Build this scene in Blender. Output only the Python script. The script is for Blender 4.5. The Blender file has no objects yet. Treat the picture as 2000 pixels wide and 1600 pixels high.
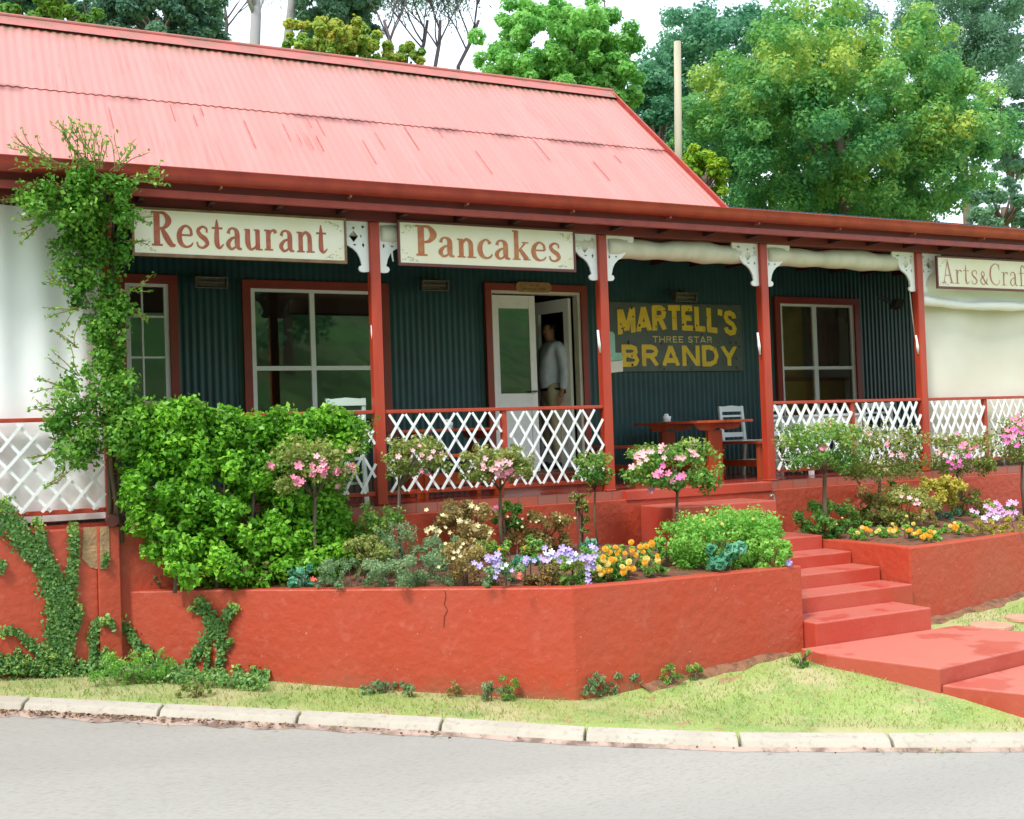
import bpy, math, random
import numpy as np
from mathutils import Vector, Matrix
random.seed(7); RNG = np.random.default_rng(7)
S = bpy.context.scene; COL = S.collection
# ---------------------------------------------------------------- camera
yaw, pit, rol = [math.radians(a) for a in (26.105, 1.3114, -1.9901)]; FPX = 2143.9
FW = Vector((math.sin(yaw)*math.cos(pit), math.cos(yaw)*math.cos(pit), math.sin(pit)))
r_ = Vector((math.cos(yaw), -math.sin(yaw), 0)); u_ = r_.cross(FW)
RI = r_*math.cos(rol)+u_*math.sin(rol); UP = -r_*math.sin(rol)+u_*math.cos(rol)
EYE = Vector((0, -10, 2.1))
cd = bpy.data.cameras.new('camera'); cam = bpy.data.objects.new('camera', cd); COL.objects.link(cam)
cam.matrix_world = Matrix(((RI.x, UP.x, -FW.x, EYE.x), (RI.y, UP.y, -FW.y, EYE.y), (RI.z, UP.z, -FW.z, EYE.z), (0, 0, 0, 1)))
cd.sensor_fit = 'HORIZONTAL'; cd.sensor_width = 36; cd.lens = FPX/2000*36; cd.clip_end = 1000
S.camera = cam
# ---------------------------------------------------------------- light
SUN_EL, SUN_AZ = math.radians(52), math.radians(238)      # azimuth clockwise from +y
w = bpy.data.worlds.new('World'); S.world = w; w.use_nodes = True; nt = w.node_tree; nt.nodes.clear()
o_ = nt.nodes.new('ShaderNodeOutputWorld'); bg = nt.nodes.new('ShaderNodeBackground'); sk = nt.nodes.new('ShaderNodeTexSky')
sk.sky_type = 'NISHITA'; sk.sun_disc = False; sk.sun_elevation = SUN_EL; sk.sun_rotation = SUN_AZ; sk.air_density = 1; sk.dust_density = 3
mx = nt.nodes.new('ShaderNodeMix'); mx.data_type = 'RGBA'; tc = nt.nodes.new('ShaderNodeTexCoord')
nz = nt.nodes.new('ShaderNodeTexNoise'); nz.inputs['Scale'].default_value = 2.2; nz.inputs['Detail'].default_value = 6
rp = nt.nodes.new('ShaderNodeMapRange'); rp.inputs[1].default_value = .3; rp.inputs[2].default_value = .6; rp.inputs[3].default_value = .62; rp.inputs[4].default_value = .95
nt.links.new(tc.outputs['Generated'], nz.inputs['Vector']); nt.links.new(nz.outputs[0], rp.inputs[0]); nt.links.new(rp.outputs[0], mx.inputs[0])
nt.links.new(sk.outputs[0], mx.inputs[6]); mx.inputs[7].default_value = (6.6, 7.4, 8.3, 1)
nt.links.new(mx.outputs[2], bg.inputs[0]); bg.inputs[1].default_value = .1; nt.links.new(bg.outputs[0], o_.inputs[0])
sl = bpy.data.lights.new('sun', 'SUN'); sl.energy = 1.5; sl.angle = math.radians(10); sl.color = (1, .97, .93)
so = bpy.data.objects.new('sun', sl); COL.objects.link(so)
sd = Vector((math.sin(SUN_AZ)*math.cos(SUN_EL), math.cos(SUN_AZ)*math.cos(SUN_EL), math.sin(SUN_EL)))
so.rotation_euler = sd.to_track_quat('Z', 'Y').to_euler(); so.location = sd*30
vs = S.view_settings; vs.view_transform = 'Standard'; vs.look = 'None'; vs.gamma = 1; vs.use_curve_mapping = False; vs.exposure = 1.27
# ---------------------------------------------------------------- helpers
def at(u, v, x=None, y=None, z=None, P=None, N=None):      # where the line of sight through a photo point meets a real plane
    D = FW+RI*((u-1000)/FPX)+UP*((800-v)/FPX)
    if P is not None: t = (Vector(P)-EYE).dot(Vector(N))/D.dot(Vector(N))
    elif x is not None: t = (x-EYE.x)/D.x
    elif y is not None: t = (y-EYE.y)/D.y
    else: t = (z-EYE.z)/D.z
    return EYE+D*t
ORG = {}
def tag(o, label=None, cat=None, group=None, kind=None):
    for k, v in (('label', label), ('category', cat), ('group', group), ('kind', kind)):
        if v: o[k] = v
    return o
def empty(name, loc, label=None, cat=None, group=None, rz=0):
    o = bpy.data.objects.new(name, None); COL.objects.link(o); o.location = loc; o.rotation_euler = (0, 0, rz)
    o.empty_display_size = .1; ORG[o] = Vector(loc); return tag(o, label, cat, group)
def link(name, me, m=None, parent=None):
    o = bpy.data.objects.new(name, me); COL.objects.link(o)
    if m is not None: me.materials.append(m)
    if parent is not None: o.parent = parent; ORG[o] = ORG[parent]
    else: ORG[o] = Vector((0, 0, 0))
    return o
def copy_tree(o, parent=None):
    c = o.copy(); COL.objects.link(c)
    if parent is not None: c.parent = parent
    for ch in [k for k in ALLCH.get(o, [])]: copy_tree(ch, c)
    return c
ALLCH = {}
def fixn(o):
    import bmesh
    q = bmesh.new(); q.from_mesh(o.data); bmesh.ops.recalc_face_normals(q, faces=q.faces); q.to_mesh(o.data); q.free()
class MB:
    def __init__(s): s.v = []; s.f = []
    def add(s, vs, fs):
        n = len(s.v); s.v += [tuple(v) for v in vs]; s.f += [tuple(i+n for i in f) for f in fs]; return s
    def box(s, x0, x1, y0, y1, z0, z1):
        return s.add([(x0,y0,z0),(x1,y0,z0),(x1,y1,z0),(x0,y1,z0),(x0,y0,z1),(x1,y0,z1),(x1,y1,z1),(x0,y1,z1)],
                     [(0,3,2,1),(4,5,6,7),(0,1,5,4),(1,2,6,5),(2,3,7,6),(3,0,4,7)])
    def bar(s, a, b, w, h, up=(0,0,1)):       # rectangular bar from a to b
        a, b = Vector(a), Vector(b); d = (b-a).normalized(); sx = d.cross(Vector(up)).normalized()*(w/2); sz = sx.cross(d).normalized()*(h/2)
        return s.add([a-sx-sz, a+sx-sz, a+sx+sz, a-sx+sz, b-sx-sz, b+sx-sz, b+sx+sz, b-sx+sz],
                     [(0,1,2,3),(7,6,5,4),(0,4,5,1),(1,5,6,2),(2,6,7,3),(3,7,4,0)])
    def tube(s, pts, rad, n=8):
        pts = [Vector(p) for p in pts]
        if not hasattr(rad, '__len__'): rad = [rad]*len(pts)
        vs = []; fs = []; ref = Vector((.3, .2, 1)).normalized()
        for i, p in enumerate(pts):
            d = (pts[min(i+1, len(pts)-1)]-pts[max(i-1, 0)]).normalized()
            r0 = ref if abs(d.dot(ref)) < .95 else Vector((1, 0, 0))
            a = d.cross(r0).normalized(); b = d.cross(a)
            for k in range(n):
                t = 2*math.pi*k/n; vs.append(p+(a*math.cos(t)+b*math.sin(t))*rad[i])
        for i in range(len(pts)-1):
            for k in range(n): fs.append((i*n+k, i*n+(k+1) % n, (i+1)*n+(k+1) % n, (i+1)*n+k))
        fs.append(tuple(range(n))[::-1]); fs.append(tuple((len(pts)-1)*n+k for k in range(n)))
        return s.add(vs, fs)
    def lathe(s, c, prof, n=16):
        vs = []; fs = []
        for (r, z) in prof:
            for k in range(n):
                t = 2*math.pi*k/n; vs.append((c[0]+r*math.cos(t), c[1]+r*math.sin(t), c[2]+z))
        for i in range(len(prof)-1):
            for k in range(n): fs.append((i*n+k, i*n+(k+1) % n, (i+1)*n+(k+1) % n, (i+1)*n+k))
        fs.append(tuple(range(n))[::-1]); fs.append(tuple((len(prof)-1)*n+k for k in range(n)))
        return s.add(vs, fs)
    def prism(s, poly, O, A, B, t):            # 2-D outline at O in axes A,B, thickened by vector t
        O, A, B, t = map(Vector, (O, A, B, t)); n = len(poly)
        vs = [O+A*p[0]+B*p[1] for p in poly]; vs += [v+t for v in vs]
        fs = [tuple(range(n)), tuple(range(n, 2*n))[::-1]]+[(i, i+n, (i+1) % n+n, (i+1) % n) for i in range(n)]
        return s.add(vs, fs)
    def build(s, name, m, parent=None, bevel=0, smooth=False):
        o0 = ORG[parent] if parent is not None else Vector((0, 0, 0))
        me = bpy.data.meshes.new(name); me.from_pydata([(v[0]-o0.x, v[1]-o0.y, v[2]-o0.z) for v in s.v], [], s.f); me.update()
        if smooth: me.shade_smooth()
        o = link(name, me, m, parent)
        if parent is not None: ALLCH.setdefault(parent, []).append(o)
        if bevel:
            b = o.modifiers.new('bevel', 'BEVEL'); b.width = bevel; b.segments = 2; b.limit_method = 'ANGLE'; b.harden_normals = False
        return o
def hexc(h):
    c = [int(h[i:i+2], 16)/255 for i in (0, 2, 4)]; return tuple((x/12.92 if x <= .04045 else ((x+.055)/1.055)**2.4) for x in c)+(1,)
def c4(c): return (c[0], c[1], c[2], 1) if len(c) == 3 else c
def mat(name, base, rough=.6, var=None, vs=4, vlo=.4, vhi=.65, bump=0, bs=40, metal=0, rot=0, spec=.5, fine=None, stretch=None, coat=0):
    m = bpy.data.materials.new(name); m.use_nodes = True; n = m.node_tree.nodes; L = m.node_tree.links; p = n['Principled BSDF']
    p.inputs['Base Color'].default_value = c4(base); p.inputs['Roughness'].default_value = rough; p.inputs['Metallic'].default_value = metal
    p.inputs['Specular IOR Level'].default_value = spec; p.inputs['Coat Weight'].default_value = coat
    tc = n.new('ShaderNodeTexCoord'); vec = tc.outputs['Object']
    if stretch:
        mp = n.new('ShaderNodeMapping'); mp.inputs['Scale'].default_value = stretch; mp.inputs['Rotation'].default_value[2] = rot; L.new(vec, mp.inputs[0]); vec = mp.outputs[0]
    col = None
    def layer(prev, c, sc, lo, hi, det=6):
        t = n.new('ShaderNodeTexNoise'); t.inputs['Scale'].default_value = sc; t.inputs['Detail'].default_value = det; L.new(vec, t.inputs['Vector'])
        r = n.new('ShaderNodeMapRange'); r.inputs[1].default_value = lo; r.inputs[2].default_value = hi; L.new(t.outputs[0], r.inputs[0])
        x = n.new('ShaderNodeMix'); x.data_type = 'RGBA'; L.new(r.outputs[0], x.inputs[0])
        if prev is None: x.inputs[6].default_value = c4(base)
        else: L.new(prev, x.inputs[6])
        x.inputs[7].default_value = c4(c); return x.outputs[2]
    if var is not None: col = layer(None, var, vs, vlo, vhi)
    if fine is not None: col = layer(col, fine[0], fine[1], fine[2], fine[3], 3)
    if col is not None: L.new(col, p.inputs['Base Color'])
    if bump:
        t = n.new('ShaderNodeTexNoise'); t.inputs['Scale'].default_value = bs; t.inputs['Detail'].default_value = 5; L.new(vec, t.inputs['Vector'])
        b = n.new('ShaderNodeBump'); b.inputs['Strength'].default_value = bump; b.inputs['Distance'].default_value = .02; L.new(t.outputs[0], b.inputs['Height']); L.new(b.outputs[0], p.inputs['Normal'])
    return m
def skylit_tops(m, c, amt=.8):                 # sky light on upward faces painted in as a paler, patchy colour
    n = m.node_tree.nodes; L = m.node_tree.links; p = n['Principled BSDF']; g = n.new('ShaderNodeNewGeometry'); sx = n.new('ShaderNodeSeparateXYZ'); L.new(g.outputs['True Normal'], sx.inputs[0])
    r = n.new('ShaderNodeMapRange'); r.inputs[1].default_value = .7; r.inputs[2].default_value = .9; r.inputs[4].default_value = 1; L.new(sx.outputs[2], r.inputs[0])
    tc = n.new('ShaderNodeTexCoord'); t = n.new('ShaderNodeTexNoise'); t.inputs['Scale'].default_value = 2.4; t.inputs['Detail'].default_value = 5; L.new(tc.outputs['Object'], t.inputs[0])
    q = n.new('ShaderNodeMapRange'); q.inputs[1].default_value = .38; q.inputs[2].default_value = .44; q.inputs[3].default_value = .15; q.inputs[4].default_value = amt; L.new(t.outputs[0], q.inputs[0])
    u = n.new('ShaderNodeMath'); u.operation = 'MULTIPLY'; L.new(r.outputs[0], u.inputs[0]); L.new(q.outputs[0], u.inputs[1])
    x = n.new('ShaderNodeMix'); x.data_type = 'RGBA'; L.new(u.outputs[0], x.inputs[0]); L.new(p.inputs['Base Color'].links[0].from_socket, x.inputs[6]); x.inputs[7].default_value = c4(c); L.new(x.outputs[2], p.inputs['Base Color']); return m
def leafmat(name, dark, mid, light, trans=.3, rough=.5):
    m = bpy.data.materials.new(name); m.use_nodes = True; n = m.node_tree.nodes; L = m.node_tree.links
    p = n['Principled BSDF']; p.inputs['Roughness'].default_value = rough; p.inputs['Specular IOR Level'].default_value = .35
    a = n.new('ShaderNodeAttribute'); a.attribute_name = 'tint'; r = n.new('ShaderNodeValToRGB')
    r.color_ramp.elements[0].color = c4(dark); r.color_ramp.elements[1].color = c4(light); e = r.color_ramp.elements.new(.5); e.color = c4(mid)
    L.new(a.outputs['Fac'], r.inputs[0]); L.new(r.outputs[0], p.inputs['Base Color'])
    t = n.new('ShaderNodeBsdfTranslucent'); L.new(r.outputs[0], t.inputs[0]); x = n.new('ShaderNodeMixShader'); x.inputs[0].default_value = trans
    L.new(p.outputs[0], x.inputs[1]); L.new(t.outputs[0], x.inputs[2]); L.new(x.outputs[0], n['Material Output'].inputs[0]); return m
def leaves(name, P, size, m, parent=None, tint=None, out=None, up=.5, ratio=.3, droop=0, extra=None, rnd=1.0):
    P = np.asarray(P, float); N = len(P)
    if parent is not None: P = P-np.array(ORG[parent])
    s = (size*(.55+.9*RNG.random(N)))[:, None] if np.isscalar(size) else np.asarray(size)[:, None]
    n = RNG.normal(size=(N, 3))*rnd; n[:, 2] += up
    if out is not None: n += np.asarray(out)
    n /= np.linalg.norm(n, axis=1)[:, None]+1e-9
    a = np.cross(n, RNG.normal(size=(N, 3))); a /= np.linalg.norm(a, axis=1)[:, None]+1e-9
    if droop: a[:, 2] -= droop; a /= np.linalg.norm(a, axis=1)[:, None]+1e-9
    b = np.cross(n, a); b /= np.linalg.norm(b, axis=1)[:, None]+1e-9
    q = np.stack([P-a*s*.5, P+b*s*ratio+n*s*.07, P+a*s*.5-n*s*.08, P-b*s*ratio+n*s*.07], 1).reshape(-1, 3)
    me = bpy.data.meshes.new(name); me.vertices.add(4*N); me.vertices.foreach_set('co', q.ravel())
    me.loops.add(4*N); me.loops.foreach_set('vertex_index', np.arange(4*N, dtype=np.int32)); me.polygons.add(N)
    me.polygons.foreach_set('loop_start', np.arange(0, 4*N, 4, dtype=np.int32)); me.update(calc_edges=True)
    if tint is None: tint = RNG.random(N)
    at_ = me.attributes.new('tint', 'FLOAT', 'FACE'); at_.data.foreach_set('value', np.clip(tint, 0, 1).astype(np.float32))
    o = link(name, me, m, parent)
    if parent is not None: ALLCH.setdefault(parent, []).append(o)
    return o
def clumps(C, R, per, squash=.8, shell=.55):
    """points in leafy clumps: centres C, radii R -> points, outward vectors, clump id"""
    C = np.asarray(C, float); K = len(C); R = np.broadcast_to(np.asarray(R, float), (K,))
    w_ = R**2; n_i = np.maximum(3, (per*w_/w_.sum()).astype(int)); idx = np.repeat(np.arange(K), n_i); N = len(idx)
    d = RNG.normal(size=(N, 3)); d /= np.linalg.norm(d, axis=1)[:, None]
    rr = (shell+(1-shell)*RNG.random(N)**.7)*(1+.12*RNG.normal(size=N))
    p = C[idx]+d*(R[idx]*rr)[:, None]*np.array([1, 1, squash]); return p, d, idx
def ell(K, c, r, shell=.4, zmin=-1., lump=.12, box=1.):
    d = RNG.normal(size=(K*3, 3)); d /= np.linalg.norm(d, axis=1)[:, None]; d = d[d[:, 2] > zmin][:K]; d = np.sign(d)*np.abs(d)**box
    rr = (shell+(1-shell)*RNG.random(len(d))**.5)*(1+lump*np.clip(RNG.normal(size=len(d)), -1.6, 1.2))
    return np.array(c)+d*rr[:, None]*np.array(r)
def struct(o): o['kind'] = 'structure'; return o
# ---------------------------------------------------------------- materials
RED = (.46, .043, .022)
M = {}
M['plaster'] = mat('painted_plaster', (.46, .058, .025), .5, var=(.44, .074, .040), vs=1.6, vlo=.4, vhi=.72, fine=((.50, .10, .065), 9, .58, .82), bump=.55, bs=14)
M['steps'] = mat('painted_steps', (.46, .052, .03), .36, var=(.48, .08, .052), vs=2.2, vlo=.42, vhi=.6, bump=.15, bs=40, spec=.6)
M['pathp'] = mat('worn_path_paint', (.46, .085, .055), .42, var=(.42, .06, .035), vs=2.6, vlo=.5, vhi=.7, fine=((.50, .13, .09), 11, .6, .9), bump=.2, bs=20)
skylit_tops(M['steps'], (.52, .15, .11)); skylit_tops(M['pathp'], (.54, .17, .125), .9)
M['planter'] = mat('planter_plaster', (.46, .058, .025), .5, var=(.44, .074, .040), vs=1.6, vlo=.4, vhi=.72, fine=((.50, .10, .065), 9, .58, .82), bump=.55, bs=14)
def splash(m):                      # soil splashed up the wall foot and chips showing grey render
    n = m.node_tree.nodes; L = m.node_tree.links; p = n['Principled BSDF']; tc = n.new('ShaderNodeTexCoord'); sx = n.new('ShaderNodeSeparateXYZ'); L.new(tc.outputs['Object'], sx.inputs[0])
    t = n.new('ShaderNodeTexNoise'); t.inputs['Scale'].default_value = 7; t.inputs['Detail'].default_value = 8; L.new(tc.outputs['Object'], t.inputs[0])
    z = n.new('ShaderNodeMapRange'); z.inputs[1].default_value = .34; z.inputs[2].default_value = -.04; L.new(sx.outputs[2], z.inputs[0])
    a = n.new('ShaderNodeMath'); a.operation = 'MULTIPLY'; L.new(z.outputs[0], a.inputs[0]); L.new(t.outputs[0], a.inputs[1])
    r = n.new('ShaderNodeMapRange'); r.inputs[1].default_value = .22; r.inputs[2].default_value = .5; r.inputs[4].default_value = .75; L.new(a.outputs[0], r.inputs[0])
    x = n.new('ShaderNodeMix'); x.data_type = 'RGBA'; L.new(r.outputs[0], x.inputs[0]); L.new(p.inputs['Base Color'].links[0].from_socket, x.inputs[6]); x.inputs[7].default_value = (.27, .10, .055, 1)
    v = n.new('ShaderNodeTexNoise'); v.inputs['Scale'].default_value = 38; v.inputs['Detail'].default_value = 2; L.new(tc.outputs['Object'], v.inputs[0])
    q = n.new('ShaderNodeMapRange'); q.inputs[1].default_value = .735; q.inputs[2].default_value = .75; q.inputs[4].default_value = .7; L.new(v.outputs[0], q.inputs[0])
    y = n.new('ShaderNodeMix'); y.data_type = 'RGBA'; L.new(q.outputs[0], y.inputs[0]); L.new(x.outputs[2], y.inputs[6]); y.inputs[7].default_value = (.62, .34, .27, 1); L.new(y.outputs[2], p.inputs['Base Color'])
splash(M['planter'])
M['timber'] = mat('red_timber', (.47, .055, .025), .42, var=(.40, .042, .02), vs=9, bump=.08, bs=60, stretch=(1, 1, .2))
M['trim'] = mat('dark_red_trim', (.20, .026, .024), .5, var=(.15, .025, .026), vs=5)
M['gutter'] = mat('gutter_paint', (.38, .045, .025), .35, var=(.30, .03, .02), vs=6)
M['white'] = mat('white_paint', (.90, .90, .91), .45, var=(.80, .80, .79), vs=12, vlo=.55, vhi=.8)
M['cream'] = mat('cream_paint', (.72, .69, .60), .5, var=(.62, .60, .50), vs=6)
M['green'] = mat('green_corrugated', (.008, .056, .066), .42, var=(.006, .040, .050), vs=3, spec=.5)
M['dark'] = mat('dark_interior', (.06, .05, .045), .8)
M['canvas'] = mat('canvas', (.92, .91, .92), .85, var=(.82, .79, .76), vs=1.5, vlo=.62, vhi=.8, bump=.2, bs=9)
M['canvas_beige'] = mat('canvas_beige', (.70, .66, .56), .85, var=(.75, .72, .64), vs=1.2, bump=.15, bs=5)
M['deckfloor'] = mat('deck_floor', (.36, .05, .028), .22, var=(.28, .035, .022), vs=4, spec=.6)
M['wood'] = mat('varnished_wood', (.50, .085, .022), .35, var=(.34, .045, .015), vs=7, stretch=(1, 1, .15), bump=.08)
M['metal'] = mat('grey_metal', (.16, .15, .13), .5, metal=.6, var=(.10, .09, .07), vs=20)
M['bark'] = mat('bark', (.17, .12, .085), .85, var=(.10, .075, .055), vs=12, bump=.6, bs=30, stretch=(1, 1, .3))
M['pale_bark'] = mat('pale_bark', (.42, .40, .40), .8, var=(.26, .23, .22), vs=3, vlo=.5, vhi=.7, bump=.3, stretch=(1, 1, .3))
M['thin_bark'] = mat('thin_bark', (.12, .09, .10), .85)
M['soil'] = mat('soil', (.22, .085, .045), .95, var=(.13, .055, .032), vs=8, bump=.9, bs=35)
M['brick'] = None
def brickmat():
    m = bpy.data.materials.new('brick_edge'); m.use_nodes = True; n = m.node_tree.nodes; L = m.node_tree.links; p = n['Principled BSDF']; p.inputs['Roughness'].default_value = .7
    tc = n.new('ShaderNodeTexCoord'); b = n.new('ShaderNodeTexBrick'); b.inputs['Color1'].default_value = (.44, .09, .05, 1); b.inputs['Color2'].default_value = (.30, .13, .10, 1)
    b.inputs['Mortar'].default_value = (.20, .07, .05, 1); b.inputs['Scale'].default_value = 1; b.inputs['Brick Width'].default_value = .22; b.inputs['Row Height'].default_value = .2; b.inputs['Mortar Size'].default_value = .006; b.offset = 0
    mp = n.new('ShaderNodeMapping'); mp.inputs['Rotation'].default_value = (math.radians(90), 0, 0); L.new(tc.outputs['Object'], mp.inputs[0]); L.new(mp.outputs[0], b.inputs[0]); L.new(b.outputs[0], p.inputs[0]); return m
M['brick'] = brickmat()
def glassmat():
    m = bpy.data.materials.new('window_glass'); m.use_nodes = True; n = m.node_tree.nodes; L = m.node_tree.links; n.remove(n['Principled BSDF'])
    t = n.new('ShaderNodeBsdfTransparent'); t.inputs[0].default_value = (.8, .85, .82, 1); g = n.new('ShaderNodeBsdfGlossy'); g.inputs['Roughness'].default_value = .02
    f = n.new('ShaderNodeFresnel'); f.inputs[0].default_value = 2.2; x = n.new('ShaderNodeMixShader'); L.new(f.outputs[0], x.inputs[0]); L.new(t.outputs[0], x.inputs[1]); L.new(g.outputs[0], x.inputs[2]); L.new(x.outputs[0], n['Material Output'].inputs[0]); return m
M['glass'] = glassmat()
def roofmat():
    m = bpy.data.materials.new('red_corrugated_roof'); m.use_nodes = True; n = m.node_tree.nodes; L = m.node_tree.links; p = n['Principled BSDF']; p.inputs['Roughness'].default_value = .45
    tc = n.new('ShaderNodeTexCoord'); sx = n.new('ShaderNodeSeparateXYZ'); L.new(tc.outputs['Object'], sx.inputs[0])
    def noise(sc, st, det=5):
        mp = n.new('ShaderNodeMapping'); mp.inputs['Scale'].default_value = st; L.new(tc.outputs['Object'], mp.inputs[0])
        t = n.new('ShaderNodeTexNoise'); t.inputs['Scale'].default_value = sc; t.inputs['Detail'].default_value = det; L.new(mp.outputs[0], t.inputs[0]); return t.outputs[0]
    def mr(v, a, b, c=0, d=1):
        r = n.new('ShaderNodeMapRange'); r.inputs[1].default_value = a; r.inputs[2].default_value = b; r.inputs[3].default_value = c; r.inputs[4].default_value = d; L.new(v, r.inputs[0]); return r.outputs[0]
    def mul(a, b):
        q = n.new('ShaderNodeMath'); q.operation = 'MULTIPLY'; L.new(a, q.inputs[0]); L.new(b, q.inputs[1]); return q.outputs[0]
    def mix(f, a, c):
        x = n.new('ShaderNodeMix'); x.data_type = 'RGBA'; L.new(f, x.inputs[0])
        if isinstance(a, tuple): x.inputs[6].default_value = a
        else: L.new(a, x.inputs[6])
        x.inputs[7].default_value = c; return x.outputs[2]
    col = mix(mr(noise(1.5, (3, .2, .2)), .4, .65), (.545, .195, .165, 1), (.57, .215, .185, 1))
    col = mix(mul(mr(noise(6, (6, .25, .25)), .48, .7), mr(noise(1.2, (1, 1, 1)), .45, .65)), col, (.49, .15, .125, 1))
    ridge = mr(sx.outputs['Z'], 7.0-1.47, 7.2-1.47)           # lichen under the ridge cap
    col = mix(mul(ridge, mr(noise(5, (1.2, .6, .6), 8), .36, .56)), col, (.26, .15, .10, 1))
    seam = mul(mr(sx.outputs['Z'], 5.98-1.47, 6.05-1.47), mr(sx.outputs['Z'], 6.14-1.47, 6.10-1.47))
    col = mix(mul(seam, mr(noise(2.2, (1, .3, .3), 8), .47, .60)), col, (.26, .09, .075, 1))
    L.new(col, p.inputs[0]); return m
M['roof'] = roofmat()
# ---------------------------------------------------------------- ground
KP = [(-6, .7), (0, .27), (1.33, .16), (2.7, .075), (3.9, .02), (5.3, -.03), (7.5, -.1), (12, -.2), (60, -.6)]
def kz(s):
    return float(np.interp(s, [k[0] for k in KP], [k[1] for k in KP]))
def sn(x, y): return (x-.13)*.862+(y+.77)*-.507, (x-.13)*.507+(y+.77)*.862
# kerb line read off the photograph at each joint
KU = [(-215, 1349), (60, 1360), (322, 1373), (590, 1386), (868, 1400), (1146, 1418), (1440, 1429), (1730, 1430), (2015, 1429), (2330, 1432)]
KB = []
for (u, v) in KU:
    z = .02
    for _ in range(12): p = at(u, v, z=z); z = .5*z+.5*kz(sn(p.x, p.y)[0])
    KB.append(at(u, v, z=z))
KS = [sn(p.x, p.y) for p in KB]
def G(x, y):
    s, n = sn(x, y); m_ = n-float(np.interp(s, [q[0] for q in KS], [q[1] for q in KS]))
    if m_ > -.03:
        wl_ = max(0, min(1, (s-4.1)/.9)); wl_ = wl_*wl_*(3-2*wl_)
        lo = .09*max(0, n-1.2); hi = float(np.interp(n, [0, .6, .87, 1.22, 1.65, 2.9, 4, 60], [0, 0, .06, .136, .21, .26, .38, 2.2]))
        w2 = max(0, min(1, (s-5.4)/1.2)); hi = hi*(1-w2)+w2*float(np.interp(n, [0, .25, .55, 1.2, 2.9, 4, 60], [0, .01, .115, .195, .26, .38, 2.2]))
        return kz(min(s, 20))+min(lo, 1.5)*(1-wl_)+hi*wl_-.012
    if m_ > -.1: return kz(s)-.05
    if n < -9.5: return kz(s)-.3
    return kz(s)-.16
def axis(lo, hi, a, b, fine, n):
    return sorted(set([round(v, 3) for v in np.linspace(lo, a, n)]+[round(v, 3) for v in np.arange(a, b, fine)]+[round(v, 3) for v in np.linspace(b, hi, n)]))
def grid(name, xs, ys, fn, m):
    vs_ = [(x, y, fn(x, y)) for y in ys for x in xs]; W = len(xs)
    fs = [(j*W+i, j*W+i+1, (j+1)*W+i+1, (j+1)*W+i) for j in range(len(ys)-1) for i in range(W-1)]
    b = MB(); b.v = vs_; b.f = fs; return b.build(name, m, smooth=True)
def grassmat():
    m = bpy.data.materials.new('verge_grass'); m.use_nodes = True; n = m.node_tree.nodes; L = m.node_tree.links; p = n['Principled BSDF']; p.inputs['Roughness'].default_value = .9
    tc = n.new('ShaderNodeTexCoord')
    def lay(prev, c, sc, lo, hi):
        t = n.new('ShaderNodeTexNoise'); t.inputs['Scale'].default_value = sc; t.inputs['Detail'].default_value = 8; L.new(tc.outputs['Object'], t.inputs[0])
        r = n.new('ShaderNodeMapRange'); r.inputs[1].default_value = lo; r.inputs[2].default_value = hi; L.new(t.outputs[0], r.inputs[0])
        x = n.new('ShaderNodeMix'); x.data_type = 'RGBA'; L.new(r.outputs[0], x.inputs[0]); x.inputs[7].default_value = c
        if isinstance(prev, tuple): x.inputs[6].default_value = prev
        else: L.new(prev, x.inputs[6])
        return x.outputs[2]
    c = lay((.26, .36, .08, 1), (.42, .39, .18, 1), 1.6, .44, .64); c = lay(c, (.18, .30, .06, 1), 2.7, .5, .68); c = lay(c, (.34, .18, .09, 1), 5, .62, .72); c = lay(c, (.5, .42, .26, 1), 60, .5, .75)
    L.new(c, p.inputs[0]); b = n.new('ShaderNodeBump'); b.inputs['Strength'].default_value = .6; b.inputs['Distance'].default_value = .02
    t = n.new('ShaderNodeTexNoise'); t.inputs['Scale'].default_value = 70; L.new(tc.outputs['Object'], t.inputs[0]); L.new(t.outputs[0], b.inputs['Height']); L.new(b.outputs[0], p.inputs['Normal']); return m
M['grass'] = grassmat()
struct(grid('ground', axis(-250, 250, -2, 13, .1, 24), axis(-250, 250, -7, 1, .1, 24), G, M['grass']))
hillm = mat('hill_grass', (.09, .28, .05), .9, var=(.16, .22, .08), vs=.25, fine=((.05, .14, .03), 1.2, .4, .7))
hb = MB(); hs = np.linspace(-70, 90, 81); hn = np.linspace(-9.4, -50, 42)
for n in hn:
    for s in hs: hb.v.append((.13+.862*s+.507*n, -.77-.507*s+.862*n, kz(s)-.16+min(.62*(-9.4-n), 16)+.3*math.sin(s*.5+n*.3)*min(1, (-9.4-n)/4)))
hb.f = [(j*81+i, j*81+i+1, (j+1)*81+i+1, (j+1)*81+i)[::-1] for j in range(41) for i in range(80)]
struct(hb.build('hill', hillm, smooth=True))
Tk = Vector((.862, -.507, 0)).normalized(); Nk = Vector((.507, .862, 0)).normalized()
def sP(s, n, z): 
    p = Vector((.13, -.77, 0))+Tk*s+Nk*n; return (p.x, p.y, z)
asphalt = mat('asphalt', (.325, .308, .278), .88, spec=.3, var=(.375, .355, .315), vs=.55, vlo=.35, vhi=.62, rot=.53, stretch=(.3, 1.5, 1), fine=((.27, .25, .215), 70, .5, .75), bump=.25, bs=120)
W_, D_ = .165, .05
def kn(i): 
    a = KB[max(i-1, 0)]; b = KB[min(i+1, len(KB)-1)]; d = (b-a); d.z = 0; d.normalize(); return Vector((d.y, -d.x, 0))
KF = [KB[i]+kn(i)*W_-Vector((0, 0, D_)) for i in range(len(KB))]
kerbm = mat('kerb_concrete', (.47, .42, .35), .9, var=(.42, .37, .30), vs=3, bump=.3, bs=60, fine=((.35, .30, .24), 22, .55, .75))
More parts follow.
